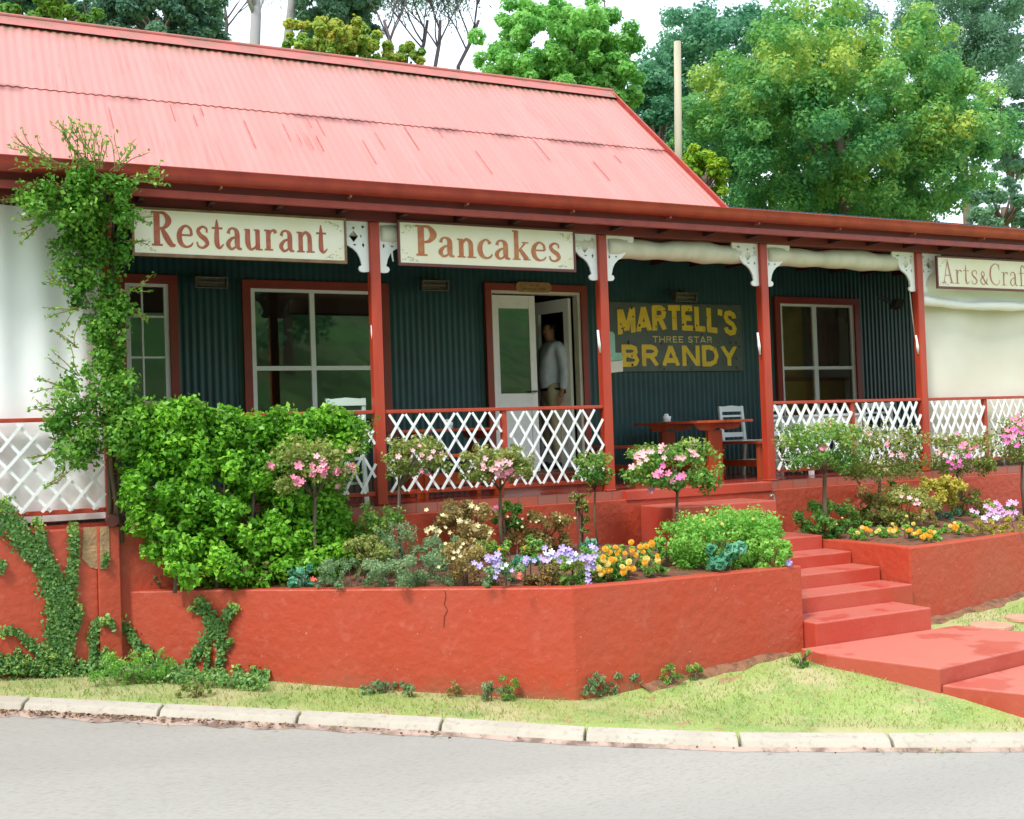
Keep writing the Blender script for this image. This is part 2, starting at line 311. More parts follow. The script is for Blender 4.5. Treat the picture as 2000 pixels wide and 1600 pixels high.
labk = ['leftmost kerb stone, cut by the left edge of the photo', 'kerb stone below the big patch of ivy', 'kerb stone below the dry grass tuft, second full one from the left', 'kerb stone below the plain left face of the planter wall', 'kerb stone right below the corner of the planter wall', 'kerb stone left of the bright grass by the path, in front of the planter bend', 'kerb stone whose right joint has grass growing at its foot', 'kerb stone in front of the end of the red path, at the right edge', 'kerb stone beyond the right edge of the view']
for i in range(len(KB)-1):
    a, b = KB[i], KB[i+1]; fa, fb = KF[i], KF[i+1]; g = .006/(b-a).length*1.6
    def L_(p, q, t): return p+(q-p)*t
    A, B, FA, FB = L_(a, b, g), L_(a, b, 1-g), L_(fa, fb, g), L_(fa, fb, 1-g); dn = Vector((0, 0, -.02)); bo = Vector((0, 0, -.2))
    m1, m2 = L_(A, FA, .75)+Vector((0, 0, .018)), L_(B, FB, .75)+Vector((0, 0, .018))
    k = MB(); k.add([A, B, m2, m1, FB+dn, FA+dn, FB+bo, FA+bo, B+bo, A+bo], [(0, 3, 2, 1), (3, 5, 4, 2), (5, 7, 6, 4), (0, 1, 8, 9), (0, 9, 7, 5, 3), (1, 2, 4, 6, 8)])
    tag(k.build('kerb_stone', kerbm, bevel=.012), labk[i], 'kerb stone', 'kerb stones along the road')
rd = MB()
ext = [KF[0]-(KF[1]-KF[0]).normalized()*40+Vector((0, 0, .6))]+KF+[KF[-1]+(KF[-1]-KF[-2]).normalized()*60]
rows = []
for i, p in enumerate(ext):
    nn = -Nk if i in (0, len(ext)-1) else kn(max(0, min(i-1, len(KF)-1)))
    rows.append([p-nn*.06+Vector((0, 0, -.035)), p+nn*.35+Vector((0, 0, -.035)), p-Nk*3+Vector((0, 0, -.01)), p-Nk*9.5+Vector((0, 0, -.03))])
n4 = 4; rd.v = [tuple(q) for r in rows for q in r]; rd.f = [(i*n4+j, (i+1)*n4+j, (i+1)*n4+j+1, i*n4+j+1)[::-1] for i in range(len(rows)-1) for j in range(3)]
struct(rd.build('road', asphalt))
gs = MB()                                                       # thin broken concrete gutter strip at the kerb foot
gp = []; 
for i in range(len(KF)-1):
    for t in np.linspace(0, 1, 9)[:-1]:
        p = KF[i].lerp(KF[i+1], t); gp.append((p, kn(i), .17*max(.2, 1-i/5.5)*(1+.4*random.uniform(-1, 1))))
for (p, nn, ww) in gp: gs.v += [tuple(p+Vector((0, 0, -.012))-nn*.01), tuple(p+nn*ww+Vector((0, 0, -.033)))]
gs.f = [(2*i, 2*i+1, 2*i+3, 2*i+2) for i in range(len(gp)-1)]
struct(gs.build('gutter_strip', mat('gutter_concrete', (.46, .33, .27), .9, var=(.20, .13, .10), vs=6, vlo=.45, vhi=.62, bump=.8, bs=30)))
# ---------------------------------------------------------------- planter walls, steps, path
ZT = .88
PT = [(.98, -.02), (1.9, -.62), (2.8, -1.34), (3.6, -1.94), (4.2, -2.40), (4.78, -2.475), (5.52, -2.50), (6.40, -2.52)]
def wall_strip(name, pts, ztop, th, m, parent, zb=lambda x, y: G(x, y)-.3, side=1):
    P2 = [Vector((p[0], p[1], 0)) for p in pts]; off = []
    for i in range(len(P2)):
        a = P2[max(i-1, 0)]; b = P2[min(i+1, len(P2)-1)]; d = (b-a).normalized(); off.append(Vector((-d.y, d.x, 0))*th*side)
    k = MB(); n = len(P2)
    for i, p in enumerate(P2):
        q = p+off[i]; z0 = zb(p.x, p.y); k.v += [(p.x, p.y, z0), (p.x, p.y, ztop), (q.x, q.y, ztop), (q.x, q.y, z0)]
    for i in range(n-1):
        for j in range(4): k.f.append((4*i+j, 4*(i+1)+j, 4*(i+1)+(j+1) % 4, 4*i+(j+1) % 4))
    k.f += [(0, 1, 2, 3), tuple(4*(n-1)+j for j in (3, 2, 1, 0))]
    return k.build(name, m, parent, bevel=.012)
pl = empty('planter', (4.2, -2.4, 0), 'long red planter wall with a bend, full of shrubs, left of the steps', 'planter wall', 'red planter walls')
wall_strip('front_wall', PT, ZT, .13, M['planter'], pl)
wall_strip('stair_wall', [(6.398, -2.387), (6.398, -.79)], ZT-.004, .13, M['planter'], pl)
def ck(pts, wd):                                                 # hairline cracks on the wall face
    k = MB()
    for i in range(len(pts)-1):
        a, b = pts[i], pts[i+1]; k.bar(a, b, wd, .004, up=(.6, -.8, 0))
    return k
NW = Vector((-(PT[4][1]-PT[1][1]), PT[4][0]-PT[1][0], 0)).normalized()*-1
crm = mat('crack', (.10, .02, .015), .9)
PW = (3.6, -1.94, 0); 
SEGN = Vector(((PT[3][1]-PT[2][1]), -(PT[3][0]-PT[2][0]), 0)).normalized()
ck([at(u, v, P=(PT[2][0], PT[2][1], 0), N=SEGN)+SEGN*.004 for u, v in [(869, 1153), (871, 1165), (868, 1180), (874, 1192), (868, 1205), (867, 1225)]], .003).build('crack', crm, pl)
pr = empty('planter', (8.05, -2.15, 0), 'red planter wall right of the steps, holding the yellow shrub bed', 'planter wall', 'red planter walls')
wall_strip('front_wall', [(8.05, -2.15), (8.5, -2.12), (9.2, -2.02), (9.93, -1.91), (11, -1.75), (12.5, -1.5), (14.5, -1.3)], ZT, .13, M['planter'], pr)
wall_strip('stair_wall', [(8.05, -2.02), (8.04, -1.4), (8.02, -.9), (8.0, -.16)], ZT+.003, .13, M['planter'], pr, side=-1)
def soilz(x, y): 
    cl_ = lambda t: max(0, min(1, t))
    if x < 7.2: yw = float(np.interp(x, [p[0] for p in PT], [p[1] for p in PT])); e_ = cl_((6.22-x)/.4)
    else: yw = float(np.interp(x, [8.05, 8.5, 9.2, 9.93, 11, 12.5, 14.5], [-2.15, -2.12, -2.02, -1.91, -1.75, -1.5, -1.3])); e_ = cl_((x-8.2)/.4)
    t = cl_((y-yw-.2)/.9)*e_
    return .852+.10*t+.018*math.sin(5*x)*math.cos(4*y)*t
def polysoil(name, poly):
    xs = np.arange(min(p[0] for p in poly), max(p[0] for p in poly)+.05, .05); ys = np.arange(min(p[1] for p in poly), max(p[1] for p in poly)+.05, .05)
    def inside(x, y):
        c = False; j = len(poly)-1
        for i in range(len(poly)):
            a, b = poly[i], poly[j]
            if (a[1] > y) != (b[1] > y) and x < (b[0]-a[0])*(y-a[1])/(b[1]-a[1])+a[0]: c = not c
            j = i
        return c
    k = MB(); ok = {}
    for i in range(len(xs)-1):
        for j in range(len(ys)-1):
            if inside(xs[i]+.025, ys[j]+.025): 
                ids = []
                for (a, b) in ((i, j), (i+1, j), (i+1, j+1), (i, j+1)):
                    if (a, b) not in ok: ok[(a, b)] = len(k.v); k.v.append((xs[a], ys[b], soilz(xs[a], ys[b])))
                    ids.append(ok[(a, b)])
                k.f.append(tuple(ids))
    return struct(k.build(name, M['soil'], smooth=True))
polysoil('soil', [(p[0]+.02, p[1]+.03) for p in PT]+[(6.35, -.3), (6.2, -.02), (1.1, -.02)])
polysoil('soil', [(8.1, -2.05), (9.2, -1.93), (9.93, -1.82), (12.5, -1.4), (14, -1.2), (14, -.05), (8.1, -.05)])
bs = MB(); wl2 = [(4.75, -2.475), (5.52, -2.50), (6.25, -2.52)]
def foot(pts, w0):
    n0 = len(bs.v); P_ = []
    for i in range(len(pts)-1):
        m = int(math.hypot(pts[i+1][0]-pts[i][0], pts[i+1][1]-pts[i][1])/.05)
        for q in range(m): t = q/m; P_.append((pts[i][0]+(pts[i+1][0]-pts[i][0])*t, pts[i][1]+(pts[i+1][1]-pts[i][1])*t))
    for (x, y) in P_:
        wd = w0*(1+.35*math.sin(x*7)+.2*math.sin(x*19+1)); bs.v += [(x, y+.02, G(x, y)+.04+.012*math.sin(x*13)), (x+.01, y-wd*.5, G(x, y-wd*.5)+.02), (x+.02, y-wd, G(x, y-wd)-.004)]
    for i in range(len(P_)-1):
        for j in (0, 1): bs.f.append((n0+3*i+j, n0+3*i+j+1, n0+3*i+j+4, n0+3*i+j+3))
foot(wl2, .10); foot([(7.8, -2.66), (8.06, -2.15), (8.5, -2.12), (9.2, -2.02), (9.93, -1.91), (11, -1.75)], .10)
struct(bs.build('bare_soil', mat('bare_soil', (.26, .12, .06), .95, var=(.12, .06, .035), vs=14, bump=1, bs=30)))
st = empty('stairs', (7.05, -2.6, .2), 'red painted concrete steps rising between the two planters', 'steps')
tops = [.40, .54, .67, .79]; ys_ = [-2.66, -2.20, -1.79, -1.40]
for i in range(4):
    y1 = ys_[i+1]+.0 if i < 3 else -1.0
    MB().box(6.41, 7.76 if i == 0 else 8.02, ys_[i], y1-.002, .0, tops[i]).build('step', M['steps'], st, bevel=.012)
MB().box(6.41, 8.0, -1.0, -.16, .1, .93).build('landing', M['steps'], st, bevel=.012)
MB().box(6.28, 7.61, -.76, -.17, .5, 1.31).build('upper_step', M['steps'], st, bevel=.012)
def slab(poly, z0, z1): return MB().prism(poly, (0, 0, z0), (1, 0, 0), (0, 1, 0), (0, 0, z1-z0))
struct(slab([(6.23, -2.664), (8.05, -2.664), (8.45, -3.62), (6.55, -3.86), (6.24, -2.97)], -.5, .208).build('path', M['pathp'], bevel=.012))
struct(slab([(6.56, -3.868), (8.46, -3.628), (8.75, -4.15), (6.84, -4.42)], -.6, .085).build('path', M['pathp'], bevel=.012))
stone = mat('flagstone', (.55, .30, .20), .8, var=(.45, .25, .17), vs=6, bump=.2)
for (u, v, r, lb) in [(1935, 1221, .20, 'oval flagstone in the bright grass right of the steps'), (1998, 1205, .17, 'second flagstone, half cut by the right edge')]:
    p = at(u, v, z=.30); z = G(p.x, p.y)
    for _ in range(6): p = at(u, v, z=z); z = G(p.x, p.y)+.02
    tag(MB().lathe((p.x, p.y, z-.05), [(r*.9, 0), (r, .03), (r*.97, .055), (r*.9, .06)], 14).build('flagstone', stone), lb, 'flagstone', 'flagstones in the grass')
# ---------------------------------------------------------------- building
ZD = 1.47; YW = 2.0
bd = empty('restaurant_building', (6, 2, ZD), 'single storey building of green corrugated iron with a red roof and a veranda', 'building')
# openings: x0,x1,z0,z1 of the dark red casings
OPEN = [(1.34, 1.96, 2.53, 3.91), (2.64, 4.32, 2.15, 3.89), (5.54, 6.95, 1.62, 3.94), (9.94, 11.47, 2.12, 3.88)]
def corr(x0, x1, z0, z1, y=YW, pitch=.076, amp=.0065):
    k = MB(); n = max(2, int((x1-x0)/pitch*6)); xs = np.linspace(x0, x1, n+1)
    for x in xs: yy = y+amp*math.sin(2*math.pi*x/pitch); k.v += [(x, yy, z0), (x, yy, z1)]
    k.f = [(2*i, 2*i+2, 2*i+3, 2*i+1) for i in range(n)]; return k
wl = MB(); xs = [-8]+[v for o in OPEN for v in (o[0], o[1])]+[20]
for i in range(0, len(xs), 2): c = corr(xs[i], xs[i+1], 1.4, 5.1); wl.add(c.v, c.f)
for o in OPEN:
    c = corr(o[0], o[1], o[3], 5.1); wl.add(c.v, c.f)
    c = corr(o[0], o[1], 1.4, o[2]); wl.add(c.v, c.f)
wl.build('wall', M['green'], bd, smooth=True)
iw = MB()     # rooms behind
iw.box(-8, 20, 2.06, 2.10, 4.35, 5.0)
for i in range(0, len(xs), 2): iw.box(xs[i], xs[i+1], 2.06, 2.10, 1.65, 4.35)
for o in OPEN: iw.box(o[0], o[1], 2.06, 2.10, o[3], 4.35) ; (iw.box(o[0], o[1], 2.06, 2.10, 1.65, o[2]) if o[2] > 1.7 else None)
iw.box(-8, 20, 6.2, 6.3, 1.4, 5); iw.box(5.05, 5.12, 2.101, 6.2, 1.66, 4.35); iw.box(8.6, 8.67, 2.101, 6.2, 1.66, 4.35); iw.box(-8, 20, 2.11, 6.2, 4.36, 4.4)
iw.build('interior_wall', mat('interior_wall', (.22, .19, .15), .8), bd)
MB().box(-8, 20, 2.0, 6.25, 1.3, 1.65).build('interior_floor', mat('floor_boards', (.16, .08, .04), .5), bd)
MB().box(5.54, 6.95, 1.84, 1.985, ZD+.004, 1.62).build('doorstep', M['deckfloor'], bd, bevel=.01)
# casings, sashes, panes
def window(o, cols, rows, sx0=None, extra=None, mull=.05):
    x0, x1, z0, z1 = o; c = .09; k = MB()
    k.box(x0, x1, 1.935, 1.99, z1-c, z1); k.box(x0, x0+c, 1.935, 1.99, z0, z1-c-.001); k.box(x1-c, x1, 1.935, 1.99, z0, z1-c-.001); k.box(x0-.03, x1+.03, 1.90, 1.99, z0-.05, z0-.001)
    k.box(x0+c-.02, x0+c, 1.991, 2.09, z0, z1-c); k.box(x1-c, x1-c+.02, 1.991, 2.09, z0, z1-c); k.box(x0+c, x1-c, 1.991, 2.09, z1-c, z1-c+.02)
    W = k.build('window', M['trimframe'], bd, bevel=.004)
    a, b, e, f = x0+c, x1-c, z0+.001, z1-c-.002; s = MB(); t = mull
    s.box(a, a+t, 1.965, 2.02, e, f); s.box(b-t, b, 1.965, 2.02, e, f); s.box(a+t, b-t, 1.966, 2.019, f-t*.7, f); s.box(a+t, b-t, 1.966, 2.019, e, e+t)
    for (p, ww) in cols: s.box(p-ww/2, p+ww/2, 1.968, 2.017, e+t, f-t*.7)
    for (p, ww) in rows: s.box(a+t, b-t, 1.972, 2.013, p-ww/2, p+ww/2)
    s.build('sash', M['white'], W, bevel=.003)
    g = MB(); g.add([(a, 1.99, e), (b, 1.99, e), (b, 1.99, f), (a, 1.99, f)], [(0, 1, 2, 3)]); g.build('pane', M['glass'], W)
    return W
M['trimframe'] = mat('red_casing', (.30, .035, .022), .45, var=(.25, .03, .02), vs=6)
window(OPEN[0], [(1.60, .02)], [(3.47, .022), (3.04, .022)])
window(OPEN[1], [(3.42, .055)], [(2.92, .05)])
window(OPEN[3], [(10.66, .07)], [(2.89, .045)])
# doorway
x0, x1, z0, z1 = OPEN[2]; k = MB(); c = .085
k.box(x0, x1, 1.93, 1.99, z1-c, z1); k.box(x0, x0+c, 1.93, 1.99, 1.475, z1-c-.001); k.box(x1-c, x1, 1.93, 1.99, 1.475, z1-c-.001)
DF = k.build('door_frame', M['trimframe'], bd, bevel=.004)
k = MB(); k.box(x0+c, x1-c, 1.96, 2.07, z1-c-.035, z1-c-.001); k.box(x1-c-.04, x1-c, 1.961, 2.08, 1.62, z1-c-.036); k.box(x0+c, x0+c+.02, 1.961, 2.08, 1.62, z1-c-.036); k.build('jamb', M['cream'], DF, bevel=.003)
def leaf(x0, x1, y0, y1, z0, z1, name='door'):
    k = MB(); a = .085
    k.box(x0, x0+a, y0, y1, z0, z1); k.box(x1-a, x1, y0, y1, z0, z1); k.box(x0+a, x1-a, y0+.001, y1-.001, z1-.16, z1); k.box(x0+a, x1-a, y0+.001, y1-.001, z0, z0+.22); k.box(x0+a, x1-a, y0+.001, y1-.001, 2.42, 2.60); k.box(x0+a, x1-a, y0+.012, y1-.012, z0+.22, 2.42); return k
dl = leaf(5.65, 6.235, 1.985, 2.025, 1.64, 3.80).build('door', M['white'], bd, bevel=.004)
g = MB(); g.add([(5.735, 2.0, 2.6), (6.15, 2.0, 2.6), (6.15, 2.0, 3.64), (5.735, 2.0, 3.64)], [(0, 1, 2, 3)]); g.build('pane', M['glass'], dl)
MB().tube([(6.20, 1.985, 2.62), (6.20, 1.94, 2.62), (6.13, 1.935, 2.62)], .011, 8).build('handle', M['metal'], dl)
# open leaf swung inward on right jamb: built in place, along y
k = MB(); X = 6.80; xa, xb = 6.76, 6.80
def oleaf(ya, yb, za, zb, t=0): k.add([(xa+t-(ya-2.09)*.35, ya, za), (xb-t-(ya-2.09)*.35, ya, za), (xb-t-(yb-2.09)*.35, yb, za), (xa+t-(yb-2.09)*.35, yb, za), (xa+t-(ya-2.09)*.35, ya, zb), (xb-t-(ya-2.09)*.35, ya, zb), (xb-t-(yb-2.09)*.35, yb, zb), (xa+t-(yb-2.09)*.35, yb, zb)], [(0,3,2,1),(4,5,6,7),(0,1,5,4),(1,2,6,5),(2,3,7,6),(3,0,4,7)])
oleaf(2.09, 2.175, 1.66, 3.80); oleaf(2.58, 2.665, 1.66, 3.80); oleaf(2.175, 2.58, 3.64, 3.80, .001); oleaf(2.175, 2.58, 1.66, 1.9, .001); oleaf(2.175, 2.58, 2.42, 2.6, .001); oleaf(2.175, 2.58, 1.9, 2.42, .012)
k.build('door', M['white'], bd, bevel=.004)
# roof
def corr_slope(x0, x1, y0, y1, za, zb, pitch=.095, amp=.0055, lift=0):
    k = MB(); n = int((x1-x0)/pitch*6); sl_ = math.atan2(zb-za, y1-y0); nx = Vector((0, -math.sin(sl_), math.cos(sl_)))
    for i in range(n+1):
        x = x0+(x1-x0)*i/n; o_ = nx*(amp*math.sin(2*math.pi*x/pitch)+lift); k.v += [(x, y0+o_.y, za+o_.z), (x, y1+o_.y, zb+o_.z)]
    k.f = [(2*i, 2*i+2, 2*i+3, 2*i+1) for i in range(n)]; return k
SL = (7.33-5.03)/2.7
def rz(y): return 5.03+SL*(y-1.8)
rf = MB()
a = corr_slope(-8, 9.0, 1.72, 3.12, rz(1.72), rz(3.12)); rf.add(a.v, a.f)
a = corr_slope(-8, 9.0, 3.04, 4.5, rz(3.04), rz(4.5), lift=.010); rf.add(a.v, a.f)
a = corr_slope(-8, 9.0, 4.5, 7.3, rz(4.5)+.02, rz(1.8)); rf.add(a.v, a.f)
R = rf.build('roof', M['roof'], bd, smooth=True)
k = MB(); k.add([(-8, 4.32, rz(4.32)+.06), (9.02, 4.32, rz(4.32)+.06), (9.02, 4.5, rz(4.5)+.075), (-8, 4.5, rz(4.5)+.075), (9.02, 4.68, rz(4.32)+.06), (-8, 4.68, rz(4.32)+.06)], [(0, 1, 2, 3), (3, 2, 4, 5)])
k.tube([(-8, 4.5, rz(4.5)+.075), (9.03, 4.5, rz(4.5)+.075)], .028, 10)
k.build('ridge_cap', mat('ridge_paint', (.50, .14, .12), .6, var=(.30, .14, .11), vs=5), R)
# sheet overlaps: dirt caught in the laps
k = MB()
for i in range(20):
    xx = random.uniform(.6, 8.6); xx = round(xx/.115)*.115+.03; ya = random.choice([2.98, 2.8, 2.6]); ln = random.uniform(.15, .55); nx = Vector((0, -.65, .76))*.013
    a_, b_ = Vector((xx, ya, rz(ya)))+nx, Vector((xx, ya-ln, rz(ya-ln)))+nx; k.bar(a_, b_, random.uniform(.005, .010), .004, up=(0, -.65, .76))
k.build('lap_dirt', mat('lap_dirt', (.30, .08, .07), .9, var=(.45, .13, .11), vs=9), R)['kind'] = 'stuff'
k = MB(); k.add([(8.96, 2.05, 4.9), (8.96, 6.9, 4.9), (8.96, 4.5, rz(4.5)-.05)], [(0, 1, 2)]); k.build('gable', M['green'], bd)
MB().bar((9.02, 1.7, rz(1.7)), (9.02, 4.5, rz(4.5)+.02), .03, .10).build('barge_board', M['gutter'], bd)
vr = MB(); a = corr_slope(-8, 20, -.33, 1.95, 4.455, 4.84, amp=.008); vr.add(a.v, a.f); a = corr_slope(9.0, 20, 1.9, 5.5, 4.83, 5.2, amp=.008); vr.add(a.v, a.f)
vr.build('veranda_roof', M['roof'], bd, smooth=True)
# gutter: half-round trough
k = MB(); prof = [(-.335, 4.46), (-.34, 4.39), (-.36, 4.355), (-.40, 4.345), (-.44, 4.365), (-.455, 4.41), (-.46, 4.455), (-.468, 4.462), (-.468, 4.470), (-.452, 4.468), (-.446, 4.41), (-.43, 4.375), (-.40, 4.358), (-.365, 4.368), (-.35, 4.40), (-.348, 4.46)]
n = len(prof)
for x in (-8, 20): k.v += [(x, p[0], p[1]) for p in prof]
k.f = [(i, (i+1) % n, (i+1) % n+n, i+n) for i in range(n)]; gt = k.build('gutter', M['gutter'], bd, smooth=True)
k = MB(); x = -7.4
while x < 19: k.box(x, x+.02, -.40, -.32, 4.325, 4.345); x += 1.17
k.build('gutter_bracket', mat('rusty_bracket', (.35, .12, .08), .7), gt)['kind'] = 'stuff'
MB().box(-8, 20, -.325, -.28, 4.235, 4.30).build('fascia', M['gutter'], bd, bevel=.004); MB().box(-8, 20, -.30, -.275, 4.301, 4.44).build('eaves_board', M['trim'], bd)
MB().box(-8, 20, -.29, 2.0, 4.30, 4.315).build('soffit', mat('soffit', (.055, .03, .03), .7), bd)
MB().box(-8, 20, -.065, .045, 4.185, 4.298).build('beam', M['trim'], bd, bevel=.005)
k = MB(); x = -7.7
while x < 20: k.box(x, x+.045, -.28, 1.9, 4.225, 4.299); x += .6
k.build('rafter', mat('rafter', (.05, .012, .012), .6), bd).__setitem__('kind', 'stuff')
# deck + foundation
MB().box(-8, 20, .0, 1.99, 1.30, ZD).build('deck', M['deckfloor'], bd)
k = MB(); k.box(1.05, 6.13, -.075, -.001, 1.38, ZD-.003); k.box(8.06, 20, -.075, -.001, 1.38, ZD-.003); k.build('brick_edge', M['brick'], bd)
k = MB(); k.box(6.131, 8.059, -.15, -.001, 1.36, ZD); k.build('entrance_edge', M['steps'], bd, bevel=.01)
MB().box(1.05, 20, -.135, -.002, -.1, 1.378).build('foundation_wall', M['plaster'], bd, bevel=.008)
MB().box(-8, .90, -.16, .0-.002, -.2, 1.44).build('foundation_wall', M['plaster'], bd, bevel=.008)
MB().box(.901, 1.08, -.20, .0-.002, -.2, 1.445).build('pier', M['plaster'], bd, bevel=.01)
bp = [at(u, v, y=-.163) for u, v in [(163, 1030), (212, 1028), (213, 1085), (208, 1110), (192, 1112), (176, 1108), (160, 1090)]]
k = MB(); k.v = [tuple(p) for p in bp]+[(p.x, p.y-.004, p.z) for p in bp]; n = len(bp); k.f = [tuple(range(n, 2*n))]+[(i, (i+1) % n, (i+1) % n+n, i+n) for i in range(n)]
bp = [at(u, v, y=-.203) for u, v in [(195, 1030), (213, 1028), (214, 1085), (208, 1111), (195, 1112)]]; m_ = len(k.v); n = 5
k.v += [tuple(p) for p in bp]+[(p.x, p.y-.004, p.z) for p in bp]; k.f += [tuple(range(m_+n, m_+2*n))]+[(m_+i, m_+(i+1) % n, m_+(i+1) % n+n, m_+i+n) for i in range(n)]
k.build('bare_plaster_patch', mat('bare_plaster', (.46, .28, .15), .9, var=(.30, .20, .11), vs=8, bump=.6), bd)
MB().tube([(1.02, -.14, 1.50), (1.02, -.26, 1.495)], .05, 16).build('drain_pipe', mat('drain', (.13, .03, .025), .5), bd)
# posts
PX = [-1.4, 1.048, 3.476, 6.01, 8.15, 10.58, 13.1]
post_w = .105
FRET = [(0, 0), (.36, 0), (.365, .035), (.345, .07), (.315, .06), (.285, .09), (.262, .097), (.268, .14), (.25, .19), (.205, .235), (.155, .262), (.115, .30), (.088, .35), (.078, .39), (.07, .42), (.095, .43), (.105, .455), (.088, .48), (.05, .487), (0, .48)]
for i, px in enumerate(PX):
    k = MB(); k.box(px-post_w/2, px+post_w/2, -post_w/2, post_w/2, ZD if i != 1 else 1.44, 4.184)
    if i in (3, 4): k.box(px-post_w/2-.008, px+post_w/2+.008, -post_w/2-.008, post_w/2+.008, ZD-.001, ZD+.02)
    po = k.build('post', M['timber'], bd, bevel=.012)
    sides = [(-1, 1), (1, 1)] if i > 1 else ([(-1, 1)] if i == 1 else [])
    for sd_, _ in sides:
        cu = bpy.data.curves.new('fret', 'CURVE'); cu.dimensions = '2D'; cu.fill_mode = 'BOTH'; cu.extrude = .011
        def ring(pts):
            sp = cu.splines.new('POLY'); sp.points.add(len(pts)-1); sp.use_cyclic_u = True
            for q, (a, c_) in enumerate(pts): sp.points[q].co = (a*sd_, -c_, 0, 1)
        ring(FRET)
        for (a, c_, ra, rc) in [(.145, .145, .046, .056), (.145, .066, .017, .015), (.27, .045, .028, .014), (.05, .05, .018, .018), (.05, .225, .014, .028), (.215, .15, .009, .018), (.072, .14, .009, .018), (.135, .225, .02, .01)]:
            ring([(a-ra, c_), (a, c_+rc), (a+ra, c_), (a, c_-rc)])
        ob = bpy.data.objects.new('fret_tmp', cu); COL.objects.link(ob); bpy.context.view_layer.update()
        me = bpy.data.meshes.new_from_object(ob.evaluated_get(bpy.context.evaluated_depsgraph_get())); bpy.data.objects.remove(ob)
        k = MB(); k.v = [(px+sd_*post_w/2+v.co.x, v.co.z, 4.186+v.co.y) for v in me.vertices]; k.f = [tuple(p.vertices) for p in me.polygons]
        b = k.build('bracket', M['white'], po); fixn(b)
# railings
def lattice(x0, x1, z0, z1, step, run, y=-.035, w=.025, skip=0, wig=0):
    k = MB()
    for sgn, yy in ((1, y), (-1, y-.012)):
        x = x0-run
        while x < x1+run:
            xa, xb = (x, x+run) if sgn > 0 else (x+run, x)
            a = [xa, z1]; b = [xb, z0]
            # clip to panel
            def clip(p, q):
                if p[0] < x0: t = (x0-p[0])/(q[0]-p[0]+1e-9); return [x0, p[1]+(q[1]-p[1])*t]
                if p[0] > x1: t = (x1-p[0])/(q[0]-p[0]+1e-9); return [x1, p[1]+(q[1]-p[1])*t]
                return p
            if not ((xa < x0 and xb < x0) or (xa > x1 and xb > x1)):
                a2, b2 = clip(a, b), clip(b, a)
                if abs(a2[1]-b2[1]) > .12 and random.random() >= skip:
                    j = lambda: random.uniform(-wig, wig)
                    k.bar((a2[0]+j(), yy, a2[1]), (b2[0]+j(), yy, b2[1]), .007, w, up=(1, 0, .3))
            x += step
    return k
def railing(x0, x1, mids, zt, zb, panels, topw=.05):
    k = MB(); k.box(x0, x1, -.035, .045, zt-.035, zt)
    k.box(x0, x1, -.02, .03, zb-.04, zb)
    for m_ in mids: k.box(m_-.03, m_+.03, -.019, .029, zb+.001, zt-.036)
    r = k.build('railing', M['timber'], bd, bevel=.005)
    for (a, b, stp, run, kw) in panels: lattice(a, b, zb-.01, zt-.045, stp, run, **kw).build('lattice', M['white'], r)
ZR = 2.378
hw = post_w/2+.002
railing(-1.4+hw, 1.048-hw, [.14], ZR, 1.60, [(-1.2, .08, .19, .66, dict(wig=.01)), (.17, .99, .19, .62, dict(wig=.012))])
railing(1.048+hw, 3.476-hw, [2.25], ZR, 1.60, [(1.15, 2.2, .17, .4, dict(wig=.01)), (2.3, 3.41, .17, .4, dict(wig=.01))])
railing(3.476+hw, 6.01-hw, [4.80], ZR, 1.60, [(3.54, 4.75, .175, .50, dict(wig=.008)), (4.85, 5.94, .165, .47, dict(wig=.004))])
railing(8.15+hw, 10.58-hw, [9.42], ZR, 1.60, [(8.23, 9.37, .15, .45, dict(wig=.01, w=.034)), (9.47, 10.5, .14, .42, dict(wig=.02, w=.034))])
railing(10.58+hw, 13.1-hw, [11.66], ZR, 1.60, [(10.66, 11.6, .14, .40, dict(wig=.012, w=.036)), (11.72, 13.0, .14, .42, dict(wig=.012))])
# ---------------------------------------------------------------- canvas blinds
def sheet(x0, x1, z0, z1, y, folds, amp, nx=60, nz=12, sag=0):
    k = MB()
    for j in range(nz+1):
        for i in range(nx+1):
            t = i/nx; q = j/nz; x = x0+(x1-x0)*t; z = z1+(z0-z1)*q
            yy = y+amp*math.sin(folds*2*math.pi*t+1.2*math.sin(3*q+t*4))*(.4+.6*(1-q))+.3*amp*math.sin(folds*5*t+6*q)
            k.v.append((x, yy, z-(sag*4*t*(1-t) if j == nz else sag*4*t*(1-t)*q)))
    W = nx+1; k.f = [(j*W+i, j*W+i+1, (j+1)*W+i+1, (j+1)*W+i) for j in range(nz) for i in range(nx)]; return k
def roll(x0, x1, z, r, y, n=40, sag=.0):
    k = MB(); pts = []; rad = []
    for i in range(n+1):
        t = i/n; pts.append((x0+(x1-x0)*t, y+.01*math.sin(9*t), z-sag*4*t*(1-t)+.006*math.sin(14*t))); rad.append(r*(1+.10*math.sin(11*t+1)+.06*math.sin(31*t)))
    return k.tube(pts, rad, 14)
tag(sheet(.06, 1.02, 1.50, 4.18, .11, 3.5, .019).build('canvas_blind', M['canvas'], smooth=True), 'white canvas blind let down at the far left behind the climbing vine', 'canvas blind')
tag(sheet(-1.35, -.05, 1.50, 4.18, .12, 3, .013).build('canvas_blind', M['canvas'], smooth=True), 'white canvas blind beyond the left edge of the photo', 'canvas blind')
tag(roll(6.10, 8.07, 4.07, .112, .08).build('canvas_blind', M['cream'], smooth=True), 'rolled up cream canvas blind above the picnic table bay', 'canvas blind', None)
tag(roll(8.24, 10.49, 4.07, .112, .08).build('canvas_blind', M['cream'], smooth=True), 'rolled up cream canvas blind above the window right of the picnic table', 'canvas blind', None)
